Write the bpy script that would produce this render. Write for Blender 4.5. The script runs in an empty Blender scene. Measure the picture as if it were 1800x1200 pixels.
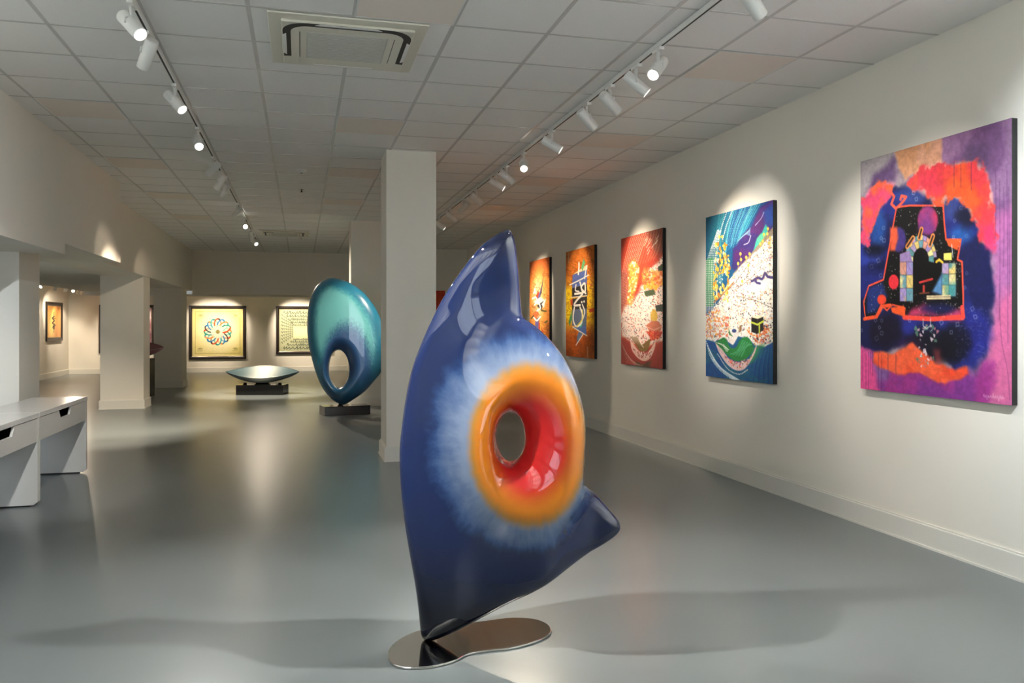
import bpy, math, random
import numpy as np
from mathutils import Vector, Matrix

S = bpy.context.scene
COL = S.collection
R = math.radians
rng = np.random.default_rng(7)
random.seed(7)

# ------------------------------------------------------------------ camera
YAW = math.atan(370 / 1435)
cam_d = bpy.data.cameras.new('camera')
cam_d.sensor_width = 36.0
cam_d.lens = 36.0 * 1435 / 1800
cam_d.shift_y = -29 / 1800
cam_d.clip_start = 0.05
cam = bpy.data.objects.new('camera', cam_d)
COL.objects.link(cam)
cam.location = (0, 0, 1.43)
cam.rotation_euler = (R(90), 0, -YAW)
S.camera = cam

# ------------------------------------------------------------------ light and exposure
S.view_settings.view_transform = 'Standard'
S.view_settings.look = 'None'
S.view_settings.gamma = 1.0
S.view_settings.exposure = 1.25
S.view_settings.use_curve_mapping = False
S.cycles.use_denoising = True
S.cycles.max_bounces = 8
S.cycles.diffuse_bounces = 5
S.cycles.glossy_bounces = 4
S.cycles.caustics_reflective = False
S.cycles.caustics_refractive = False
S.cycles.sample_clamp_indirect = 4.0

world = bpy.data.worlds.new('world')
S.world = world
world.use_nodes = True
bg = world.node_tree.nodes['Background']
bg.inputs[0].default_value = (0.62, 0.75, 0.95, 1)
bg.inputs[1].default_value = 0.7

def area(name, loc, rot, sx, sy, power, color):
    l = bpy.data.lights.new(name, 'AREA')
    l.shape = 'RECTANGLE'
    l.size, l.size_y = sx, sy
    l.energy = power
    l.color = color
    o = bpy.data.objects.new(name, l)
    COL.objects.link(o)
    o.location, o.rotation_euler = loc, rot
    return o

# cool fill lamp, added at the unseen shop window behind and left of the viewer
area('window_fill', (-4.4, -3.85, 1.45), (R(90), 0, R(-22)), 3.6, 2.4, 50, (0.82, 0.91, 1.0))
SPOT_W = 92.0
COOL = (0.84, 0.92, 1.0)
WARM = (1.0, 0.84, 0.64)
NEUTRAL = (1.0, 0.94, 0.86)

# ------------------------------------------------------------------ helpers
def lin(c):
    c = np.asarray(c, float) / 255.0
    return np.where(c <= 0.04045, c / 12.92, ((c + 0.055) / 1.055) ** 2.4)

def rgb(r, g, b):
    v = lin((r, g, b))
    return (float(v[0]), float(v[1]), float(v[2]), 1.0)

def mat(name, color=(0.8, 0.8, 0.8, 1), rough=0.5, metal=0.0, spec=0.5, coat=0.0, coat_rough=0.05, emit=None, emit_s=0.0, noise=None, bump=None):
    """noise = (scale, amount) mottles the colour a little; bump = (scale, strength)"""
    m = bpy.data.materials.new(name)
    m.use_nodes = True
    nt = m.node_tree
    b = nt.nodes['Principled BSDF']
    b.inputs['Base Color'].default_value = color
    b.inputs['Roughness'].default_value = rough
    b.inputs['Metallic'].default_value = metal
    b.inputs['Specular IOR Level'].default_value = spec
    b.inputs['Coat Weight'].default_value = coat
    b.inputs['Coat Roughness'].default_value = coat_rough
    if emit:
        b.inputs['Emission Color'].default_value = emit
        b.inputs['Emission Strength'].default_value = emit_s
    if noise or bump:
        tc = nt.nodes.new('ShaderNodeTexCoord')
    if noise:
        n = nt.nodes.new('ShaderNodeTexNoise')
        n.inputs['Scale'].default_value = noise[0]
        n.inputs['Detail'].default_value = 4
        nt.links.new(tc.outputs['Object'], n.inputs['Vector'])
        mp = nt.nodes.new('ShaderNodeMapRange')
        mp.inputs['To Min'].default_value = 1 - noise[1]
        mp.inputs['To Max'].default_value = 1 + noise[1]
        nt.links.new(n.outputs['Fac'], mp.inputs['Value'])
        mx = nt.nodes.new('ShaderNodeMix')
        mx.data_type = 'RGBA'
        mx.blend_type = 'MULTIPLY'
        mx.inputs['Factor'].default_value = 1
        mx.inputs['A'].default_value = color
        nt.links.new(mp.outputs['Result'], mx.inputs['B'])
        nt.links.new(mx.outputs['Result'], b.inputs['Base Color'])
    if bump:
        n2 = nt.nodes.new('ShaderNodeTexNoise')
        n2.inputs['Scale'].default_value = bump[0]
        n2.inputs['Detail'].default_value = 3
        nt.links.new(tc.outputs['Object'], n2.inputs['Vector'])
        bp = nt.nodes.new('ShaderNodeBump')
        bp.inputs['Strength'].default_value = bump[1]
        bp.inputs['Distance'].default_value = 0.01
        nt.links.new(n2.outputs['Fac'], bp.inputs['Height'])
        nt.links.new(bp.outputs['Normal'], b.inputs['Normal'])
    return m

class MB:
    """collects shapes into one mesh"""
    def __init__(self):
        self.v, self.f, self.sm = [], [], []
    def add(self, vs, fs, smooth=False):
        o = len(self.v)
        self.v += [tuple(map(float, p)) for p in vs]
        self.f += [tuple(i + o for i in q) for q in fs]
        self.sm += [smooth] * len(fs)
        return self
    def box(self, x0, y0, z0, x1, y1, z1):
        vs = [(x0, y0, z0), (x1, y0, z0), (x1, y1, z0), (x0, y1, z0), (x0, y0, z1), (x1, y0, z1), (x1, y1, z1), (x0, y1, z1)]
        return self.add(vs, [(0, 3, 2, 1), (4, 5, 6, 7), (0, 1, 5, 4), (1, 2, 6, 5), (2, 3, 7, 6), (3, 0, 4, 7)])
    def prism(self, pts, axis, a, b):
        """extrude a 2-D polygon along an axis from a to b"""
        n = len(pts)
        def p3(p, t):
            return {'x': (t, p[0], p[1]), 'y': (p[0], t, p[1]), 'z': (p[0], p[1], t)}[axis]
        vs = [p3(p, a) for p in pts] + [p3(p, b) for p in pts]
        fs = [tuple(range(n))[::-1], tuple(range(n, 2 * n))]
        fs += [(i, (i + 1) % n, n + (i + 1) % n, n + i) for i in range(n)]
        return self.add(vs, fs)
    def lathe(self, prof, seg=28, M=None, cap=True):
        """prof = [(radius, z)...] about local z, M places it"""
        vs, fs = [], []
        for r, z in prof:
            for k in range(seg):
                a = 2 * math.pi * k / seg
                vs.append((r * math.cos(a), r * math.sin(a), z))
        for i in range(len(prof) - 1):
            for k in range(seg):
                k2 = (k + 1) % seg
                fs.append((i * seg + k, i * seg + k2, (i + 1) * seg + k2, (i + 1) * seg + k))
        if M is not None:
            vs = [tuple(M @ Vector(p)) for p in vs]
        o = len(self.v)
        self.add(vs, fs, True)
        if cap:
            n = len(prof)
            self.f.append(tuple(o + k for k in range(seg))[::-1]); self.sm.append(False)
            self.f.append(tuple(o + (n - 1) * seg + k for k in range(seg))); self.sm.append(False)
        return self
    def tube(self, pts, r, seg=12):
        """round bar through points"""
        pts = [Vector(p) for p in pts]
        vs, fs = [], []
        for i, p in enumerate(pts):
            t = (pts[min(i + 1, len(pts) - 1)] - pts[max(i - 1, 0)]).normalized()
            a = t.orthogonal().normalized() if i == 0 else (a - t * a.dot(t)).normalized()
            b = t.cross(a)
            for k in range(seg):
                g = 2 * math.pi * k / seg
                vs.append(p + (a * math.cos(g) + b * math.sin(g)) * r)
        for i in range(len(pts) - 1):
            for k in range(seg):
                k2 = (k + 1) % seg
                fs.append((i * seg + k, i * seg + k2, (i + 1) * seg + k2, (i + 1) * seg + k))
        fs.append(tuple(range(seg))[::-1])
        fs.append(tuple(range((len(pts) - 1) * seg, len(pts) * seg)))
        return self.add(vs, fs, True)
    def build(self, name, m, parent=None, loc=(0, 0, 0), bevel=0.0):
        me = bpy.data.meshes.new(name)
        me.from_pydata(self.v, [], self.f)
        me.polygons.foreach_set('use_smooth', self.sm)
        me.materials.append(m)
        me.update()
        o = bpy.data.objects.new(name, me)
        COL.objects.link(o)
        o.location = loc
        if parent:
            o.parent = parent
        if bevel:
            bv = o.modifiers.new('bevel', 'BEVEL')
            bv.width = bevel
            bv.segments = 3
            bv.limit_method = 'ANGLE'
            bv.harden_normals = False
        return o

def tag(o, label=None, cat=None, group=None, kind=None):
    if label: o['label'] = label
    if cat: o['category'] = cat
    if group: o['group'] = group
    if kind: o['kind'] = kind
    return o

def empty(name, loc, rz=0.0):
    o = bpy.data.objects.new(name, None)
    o.empty_display_size = 0.1
    COL.objects.link(o)
    o.location = loc
    o.rotation_euler = (0, 0, rz)
    return o

def struct(o, label, cat):
    return tag(o, label, cat, kind='structure')

# ------------------------------------------------------------------ materials
M_wall = mat('wall_paint', rgb(236, 231, 220), 0.65, spec=0.25, noise=(3, 0.015), bump=(260, 0.04))
M_trim = mat('trim_paint', rgb(228, 225, 216), 0.4, spec=0.35)
M_tile = mat('ceiling_tile', rgb(246, 245, 242), 0.9, spec=0.1, noise=(90, 0.03), bump=(140, 0.12))
M_bar = mat('ceiling_bar', rgb(202, 201, 198), 0.36, spec=0.6)
M_white = mat('white_metal', rgb(236, 236, 232), 0.35, spec=0.5)
M_plastic = mat('cream_plastic', rgb(226, 222, 208), 0.45)
M_grille = mat('grey_plastic', rgb(196, 196, 188), 0.5)
M_dark = mat('dark_slot', rgb(34, 33, 32), 0.6)
M_black = mat('black_edge', rgb(18, 18, 20), 0.5)
M_desk = mat('white_lacquer', rgb(232, 232, 230), 0.25, spec=0.5)
M_granite = mat('black_stone', rgb(20, 20, 21), 0.12, spec=0.6, noise=(60, 0.3))
M_chrome = mat('polished_steel', (0.62, 0.60, 0.57, 1), 0.07, metal=1.0)
M_frame = mat('dark_wood_frame', rgb(34, 25, 20), 0.35, spec=0.5, noise=(25, 0.15))
M_lip = mat('silver_lip', rgb(150, 140, 118), 0.35, metal=0.6)
M_panel = mat('light_diffuser', rgb(242, 232, 222), 0.6, spec=0.2)
M_lens = mat('lamp_lens', (1, 1, 1, 1), 0.3, emit=(1.0, 0.93, 0.80, 1), emit_s=12)
M_lens_far = mat('lamp_lens_warm', (1, 1, 1, 1), 0.3, emit=(1.0, 0.86, 0.62, 1), emit_s=10)

def floor_material():
    m = mat('epoxy_floor', rgb(118, 126, 128), 0.28, spec=0.65)
    nt = m.node_tree
    b = nt.nodes['Principled BSDF']
    tc = nt.nodes.new('ShaderNodeTexCoord')
    n = nt.nodes.new('ShaderNodeTexNoise')
    n.inputs['Scale'].default_value = 0.6
    n.inputs['Detail'].default_value = 1
    nt.links.new(tc.outputs['Object'], n.inputs['Vector'])
    cr = nt.nodes.new('ShaderNodeMapRange')
    cr.inputs['To Min'].default_value = 0.97
    cr.inputs['To Max'].default_value = 1.03
    nt.links.new(n.outputs['Fac'], cr.inputs['Value'])
    mx = nt.nodes.new('ShaderNodeMix')
    mx.data_type = 'RGBA'
    mx.blend_type = 'MULTIPLY'
    mx.inputs['Factor'].default_value = 1
    mx.inputs['A'].default_value = rgb(118, 126, 128)
    nt.links.new(cr.outputs['Result'], mx.inputs['B'])
    nt.links.new(mx.outputs['Result'], b.inputs['Base Color'])
    return m
M_floor = floor_material()

def paint_material(name, rough=0.5, coat=0.0, spec=0.4, weave=0.0):
    """shows the paint stored on the mesh"""
    m = mat(name, rough=rough, coat=coat, spec=spec)
    nt = m.node_tree
    a = nt.nodes.new('ShaderNodeVertexColor')
    a.layer_name = 'paint'
    nt.links.new(a.outputs['Color'], nt.nodes['Principled BSDF'].inputs['Base Color'])
    return m
M_art = paint_material('painted_canvas', 0.55, spec=0.25)
M_print = paint_material('printed_paper', 0.3, spec=0.35)

# ------------------------------------------------------------------ room
CE = 3.265                 # main ceiling
XR = 3.90                  # right wall
YB = -4.0                  # shop front behind the camera
XL, YF = -6.55, 26.17      # far left wall, far end wall
X_HALL = -2.62             # pillar faces along the left of the hall

struct(MB().box(XL - .2, YB - .2, -.2, 4.2, YF + .2, 0).build('floor', M_floor), 'glossy grey poured floor of the gallery', 'floor')
ceil = struct(MB().box(-3.3, YB - .2, CE, 4.2, 21.5, CE + .2).build('ceiling', M_tile), 'white tiled ceiling of the main hall', 'ceiling')
g = MB()
x = 0.302 - 0.6 * 5
while x < XR:
    g.box(x - .013, YB, CE - .0012, x + .013, 21.39, CE + .001); x += 0.6
y = 5.53 - 0.6 * 15
while y < 21.4:
    g.box(-2.6, y - .011, CE - .0016, XR, y + .011, CE + .001); y += 0.6
g.build('grid_bars', M_bar, ceil)

struct(MB().box(XR, YB - .2, 0, XR + .2, 19.75, CE).build('wall_right', M_wall), 'long white right wall with the row of canvases', 'wall')
struct(MB().box(1.40, 19.55, 0, XR, 19.75, CE).box(1.40, 19.75, 0, 1.6, YF, CE).build('wall_end', M_wall), 'white end wall behind the tall blue sculpture', 'wall')
struct(MB().box(XL - .2, YF, 0, 1.6, YF + .2, CE).build('wall_far', M_wall), 'far wall with the two framed square prints', 'wall')
struct(MB().box(XL - .2, YB - .2, 0, XL, YF, CE).build('wall_left', M_wall), 'left wall of the side gallery', 'wall')
# shop front behind the camera: wall with one broad window added at its left end for brightness
bw = MB()
bw.box(XL, YB - .2, 0, -6.3, YB, CE).box(-2.4, YB - .2, 0, XR, YB, CE).box(-6.3, YB - .2, 2.75, -2.4, YB, CE).box(-6.3, YB - .2, 0, -2.4, YB, 0.12)
struct(bw.build('wall_front', M_wall), 'shop front wall behind the viewer', 'wall')
wf = MB()
for k in range(4):
    xx = -6.3 + 3.9 * k / 3
    wf.box(xx - .03, YB - .15, .12, xx + .03, YB - .05, 2.75)
wf.box(-6.3, YB - .15, 2.1, -2.4, YB - .05, 2.16)
win = struct(wf.build('window_added', M_white), 'unseen shop window added behind the viewer for brightness', 'window')
mg = bpy.data.materials.new('window_glass')
mg.use_nodes = True
nt = mg.node_tree
for n in list(nt.nodes): nt.nodes.remove(n)
o_ = nt.nodes.new('ShaderNodeOutputMaterial'); mx = nt.nodes.new('ShaderNodeMixShader')
tr = nt.nodes.new('ShaderNodeBsdfTransparent'); gl = nt.nodes.new('ShaderNodeBsdfGlossy'); gl.inputs['Roughness'].default_value = 0.02
mx.inputs[0].default_value = 0.08
nt.links.new(tr.outputs[0], mx.inputs[1]); nt.links.new(gl.outputs[0], mx.inputs[2]); nt.links.new(mx.outputs[0], o_.inputs[0])
MB().box(-6.3, YB - .105, .12, -2.4, YB - .095, 2.75).build('pane', mg, win)

# bulkheads down the left side of the hall
struct(MB().box(-3.3, YB, 2.235, -2.27, 11.5, CE).build('wall_bulkhead', M_wall), 'dropped white bulkhead above the near pillars', 'wall')
struct(MB().box(-3.3, YB, 2.13, -2.27, 8.95, 2.235).build('trim_1', M_wall), 'lower beam under the near bulkhead', 'beam')
struct(MB().box(-3.3, 11.5, 2.27, -2.60, 21.4, CE).build('wall_bulkhead.001', M_wall), 'dropped white bulkhead above the rear pillars', 'wall')
struct(MB().box(-2.60, 21.4, 2.19, 1.45, 21.6, CE).build('wall_header', M_wall), 'header above the opening to the far room', 'wall')
# low ceilings of the side gallery and of the far room, with a raised strip along the walls for the lamps
lc = MB()
lc.box(-5.35, YB, 2.29, -3.3, 23.0, 2.40).box(-3.3, 21.6, 2.19, 1.4, 23.0, 2.30)
lc.box(XL, YB, 2.56, -5.35, YF, 2.66).box(-5.35, 23.0, 2.56, 1.4, YF, 2.66)
lc.box(-5.40, YB, 2.29, -5.35, 23.0, 2.66).box(-5.40, 23.0, 2.19, 1.4, 23.05, 2.66)
struct(lc.build('ceiling.001', M_tile), 'low ceiling of the side gallery and far room', 'ceiling')

def column(name, x0, y0, x1, y1, top, label, sides):
    o = MB().box(x0, y0, 0, x1, y1, top).build(name, M_wall)
    struct(o, label, 'pillar')
    d = .02
    b = MB().box(x0 - d, y0 - d, 0, x1 + d, y1 + d, .145)
    b.box(x0 - d * .55, y0 - d * .55, .145, x1 + d * .55, y1 + d * .55, .156)
    b.box(x0 - d - .008, y0 - d - .008, 0, x1 + d + .008, y1 + d + .008, .014)
    b.build('baseboard', M_trim, o)
    return o
column('pillar', 0.86, 8.60, 1.385, 9.20, CE, 'square white pillar behind the tall blue sculpture', 4)
column('pillar.001', 0.84, 14.58, 1.385, 15.18, CE, 'square white pillar behind the teal sculpture', 4)
column('pillar.002', -3.3, 8.75, X_HALL, 9.38, 2.2, 'white pillar behind the desks', 4)
column('pillar.003', -3.3, 15.12, X_HALL, 15.70, 2.30, 'middle white pillar along the left of the hall', 4)
column('pillar.004', -3.25, 19.97, X_HALL - .03, 20.75, 2.30, 'rearmost white pillar beside the flower print', 4)

def base(name, x0, y0, x1, y1, label):
    b = MB().box(x0, y0, 0, x1, y1, .145)
    dx, dy = (x1 - x0), (y1 - y0)
    return struct(b.build(name, M_trim, bevel=.004), label, 'baseboard')
base('baseboard_right', XR - .02, YB, XR, 19.55, 'white baseboard under the canvases')
struct(MB().box(XR - .011, YB, .145, XR, 19.55, .156).box(XR - .028, YB, 0, XR, 19.55, .014).build('trim_2', M_trim), 'thin lip along the right baseboard', 'trim')
base('baseboard_end', 1.40, 19.53, XR, 19.55, 'baseboard of the end wall')
base('baseboard_far', XL, YF - .02, 1.4, YF, 'baseboard under the framed prints')
base('baseboard_left', XL, YB, XL + .02, YF, 'baseboard of the left wall')

# ------------------------------------------------------------------ painting tools
def vnoise(h, w, cells, seed, octaves=4):
    """soft value noise, 0..1"""
    rg = np.random.default_rng(seed)
    out = np.zeros((h, w)); amp = 1.0; tot = 0
    asp = h / w
    for o in range(octaves):
        nx = max(2, int(cells * 2 ** o)); ny = max(2, int(nx * asp))
        gkk = rg.random((ny + 2, nx + 2))
        yy = np.linspace(0, ny, h, endpoint=False); xx = np.linspace(0, nx, w, endpoint=False)
        yi = yy.astype(int); xi = xx.astype(int)
        fy = (yy - yi)[:, None]; fx = (xx - xi)[None, :]
        fy = fy * fy * (3 - 2 * fy); fx = fx * fx * (3 - 2 * fx)
        a = gkk[yi][:, xi]; b = gkk[yi][:, xi + 1]; c = gkk[yi + 1][:, xi]; d = gkk[yi + 1][:, xi + 1]
        out += amp * ((a * (1 - fx) + b * fx) * (1 - fy) + (c * (1 - fx) + d * fx) * fy)
        tot += amp; amp *= 0.5
    out /= tot
    return np.clip((out - .5) * 1.6 + .5, 0, 1)

def sstep(a, b, x):
    t = np.clip((x - a) / (b - a + 1e-9), 0, 1)
    return t * t * (3 - 2 * t)

class Art:
    """a picture of W x H dots; shapes are given in sketch units whose four corners are mapped onto the canvas"""
    def __init__(self, W, H, corners, base, seed=1):
        self.W, self.H = W, H
        self.C = np.zeros((H, W, 3)); self.C[:] = base
        self.X, self.Y = np.meshgrid(np.arange(W) + .5, np.arange(H) + .5)
        A, bvec = [], []
        for (x, y), (u, v) in zip(corners, [(0, 0), (W, 0), (W, H), (0, H)]):
            A.append([x, y, 1, 0, 0, 0, -u * x, -u * y]); bvec.append(u)
            A.append([0, 0, 0, x, y, 1, -v * x, -v * y]); bvec.append(v)
        self.h = np.append(np.linalg.solve(np.array(A, float), np.array(bvec, float)), 1).reshape(3, 3)
        self.k = W / max(1e-6, (corners[1][0] - corners[0][0]))
        self.seed = seed
        self.grain = .14
    def m(self, pts):
        p = np.c_[np.asarray(pts, float), np.ones(len(pts))] @ self.h.T
        return p[:, :2] / p[:, 2:]
    def n(self, cells, octaves=4):
        self.seed += 1
        return vnoise(self.H, self.W, cells, self.seed, octaves)
    def mix(self, mask, col):
        mask = np.clip(mask, 0, 1)[..., None]
        self.C = self.C * (1 - mask) + np.asarray(col, float) * mask
    def win(self, p, pad):
        x0 = int(max(0, p[:, 0].min() - pad)); x1 = int(min(self.W, p[:, 0].max() + pad + 1))
        y0 = int(max(0, p[:, 1].min() - pad)); y1 = int(min(self.H, p[:, 1].max() + pad + 1))
        return slice(y0, max(y0, y1)), slice(x0, max(x0, x1))
    def sd(self, p, sl, closed=True):
        """distance to the outline, negative inside"""
        X, Y = self.X[sl], self.Y[sl]
        d = np.full(X.shape, 1e9); ins = np.zeros(X.shape, bool)
        n = len(p)
        for i in range(n if closed else n - 1):
            a, b = p[i], p[(i + 1) % n]
            e = b - a; L = max(e @ e, 1e-9)
            t = np.clip(((X - a[0]) * e[0] + (Y - a[1]) * e[1]) / L, 0, 1)
            d = np.minimum(d, np.hypot(X - a[0] - t * e[0], Y - a[1] - t * e[1]))
            if closed and a[1] != b[1]:
                c = ((a[1] > Y) != (b[1] > Y)) & (X < (b[0] - a[0]) * (Y - a[1]) / (b[1] - a[1]) + a[0])
                ins ^= c
        return np.where(ins, -d, d) if closed else d
    def poly(self, pts, col, alpha=1.0, soft=0.7, wob=0.0, cells=10, col2=None, c2cells=8):
        p = self.m(pts); soft = soft * self.k if soft != 0.7 else 0.7
        wb = wob * self.k
        sl = self.win(p, soft + wb + 1)
        if self.X[sl].size == 0: return
        d = self.sd(p, sl)
        if wob: d = d + (self.n(cells)[sl] - .5) * 2 * wb
        mk = np.clip(alpha * (1 - sstep(-soft, soft, d)), 0, 1)[..., None]
        c = np.asarray(col, float)
        if col2 is not None:
            nn = sstep(.3, .7, self.n(c2cells)[sl])[..., None]
            c = c * (1 - nn) + np.asarray(col2, float) * nn
        self.C[sl] = self.C[sl] * (1 - mk) + c * mk
    def line(self, pts, col, width, alpha=1.0):
        p = self.m(pts); w = width * self.k / 2
        sl = self.win(p, w + 2)
        if self.X[sl].size == 0: return
        d = self.sd(p, sl, False)
        a = min(1.0, max(w, .25) / .5) * alpha
        mk = (a * np.clip(max(w, .5) + .5 - d, 0, 1))[..., None]
        self.C[sl] = self.C[sl] * (1 - mk) + np.asarray(col, float) * mk
    def ell(self, cx, cy, rx, ry, col, alpha=1.0, soft=0.7, **kw):
        t = np.linspace(0, 2 * np.pi, 18, endpoint=False)
        self.poly(np.c_[cx + rx * np.cos(t), cy + ry * np.sin(t)], col, alpha, soft, **kw)
    def dot(self, x, y, r, col, alpha=1.0):
        p = self.m([(x, y)]); r = r * self.k
        sl = self.win(p, r + 1)
        if self.X[sl].size == 0: return
        d = np.hypot(self.X[sl] - p[0, 0], self.Y[sl] - p[0, 1])
        mk = (alpha * np.clip(r + .5 - d, 0, 1))[..., None]
        self.C[sl] = self.C[sl] * (1 - mk) + np.asarray(col, float) * mk
    def inside(self, pts, n, rg):
        """n random sketch points inside a polygon"""
        pts = np.asarray(pts, float); out = []
        lo, hi = pts.min(0), pts.max(0)
        while len(out) < n:
            q = lo + rg.random(2) * (hi - lo); c = False
            for i in range(len(pts)):
                a, b = pts[i], pts[(i + 1) % len(pts)]
                if (a[1] > q[1]) != (b[1] > q[1]) and q[0] < (b[0] - a[0]) * (q[1] - a[1]) / (b[1] - a[1]) + a[0]:
                    c = not c
            if c: out.append(q)
        return out
    def colour(self):
        if self.grain:
            g_ = 1 + self.grain * (vnoise(self.H, self.W, 60, self.seed + 77, 3) - .5) + self.grain * .5 * (np.random.default_rng(self.seed).random((self.H, self.W)) - .5)
            self.C = self.C * g_[..., None]
        return lin(np.clip(self.C, 0, 255))

def curve(pts, n=24):
    """smooth curve through points"""
    P = np.asarray(pts, float)
    P = np.vstack([2 * P[0] - P[1], P, 2 * P[-1] - P[-2]])
    out = []
    seg = len(P) - 3
    for i in range(seg):
        t = np.linspace(0, 1, max(2, n // seg + 1), endpoint=(i == seg - 1))[:, None]
        a, b, c, d = P[i], P[i + 1], P[i + 2], P[i + 3]
        out.append(.5 * ((2 * b) + (c - a) * t + (2 * a - 5 * b + 4 * c - d) * t ** 2 + (3 * b - a - 3 * c + d) * t ** 3))
    return np.vstack(out)

def canvas_mesh(name, art, w, h, m, parent, loc, rot):
    """upright sheet w x h, facing local -y, carrying the picture"""
    W, H = art.W, art.H
    xs = np.linspace(0, w, W); zs = np.linspace(h, 0, H)
    V = np.zeros((H, W, 3)); V[..., 0] = xs[None, :]; V[..., 2] = zs[:, None]
    idx = np.arange(H * W).reshape(H, W)
    F = np.stack([idx[:-1, :-1], idx[1:, :-1], idx[1:, 1:], idx[:-1, 1:]], -1).reshape(-1, 4)
    me = bpy.data.meshes.new(name)
    me.vertices.add(H * W); me.vertices.foreach_set('co', V.reshape(-1))
    me.loops.add(F.size); me.loops.foreach_set('vertex_index', F.reshape(-1).astype(np.int32))
    me.polygons.add(len(F)); me.polygons.foreach_set('loop_start', np.arange(0, F.size, 4, dtype=np.int32))
    me.update(calc_edges=True)
    ca = me.color_attributes.new('paint', 'FLOAT_COLOR', 'POINT')
    c4 = np.ones((H * W, 4), np.float32); c4[:, :3] = art.colour().reshape(-1, 3)
    ca.data.foreach_set('color', c4.reshape(-1))
    me.materials.append(m)
    o = bpy.data.objects.new(name, me); COL.objects.link(o)
    o.parent = parent; o.location = loc; o.rotation_euler = rot
    return o

def hung_canvas(art, y0, y1, z0, z1, label, group=None):
    """canvas on the right wall; its picture runs from y1 (left) to y0 (right)"""
    t = empty('canvas_painting', (XR, (y0 + y1) / 2, z0))
    w, h = y1 - y0, z1 - z0
    d = 0.042
    MB().box(-d + .002, -w / 2, 0, -.002, w / 2, h).build('canvas_edge', M_black, t, bevel=.002)
    canvas_mesh('picture', art, w, h, M_art, t, (-d, w / 2, 0), (0, 0, R(-90)))
    tag(t, label, 'painting', group)
    return t

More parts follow.
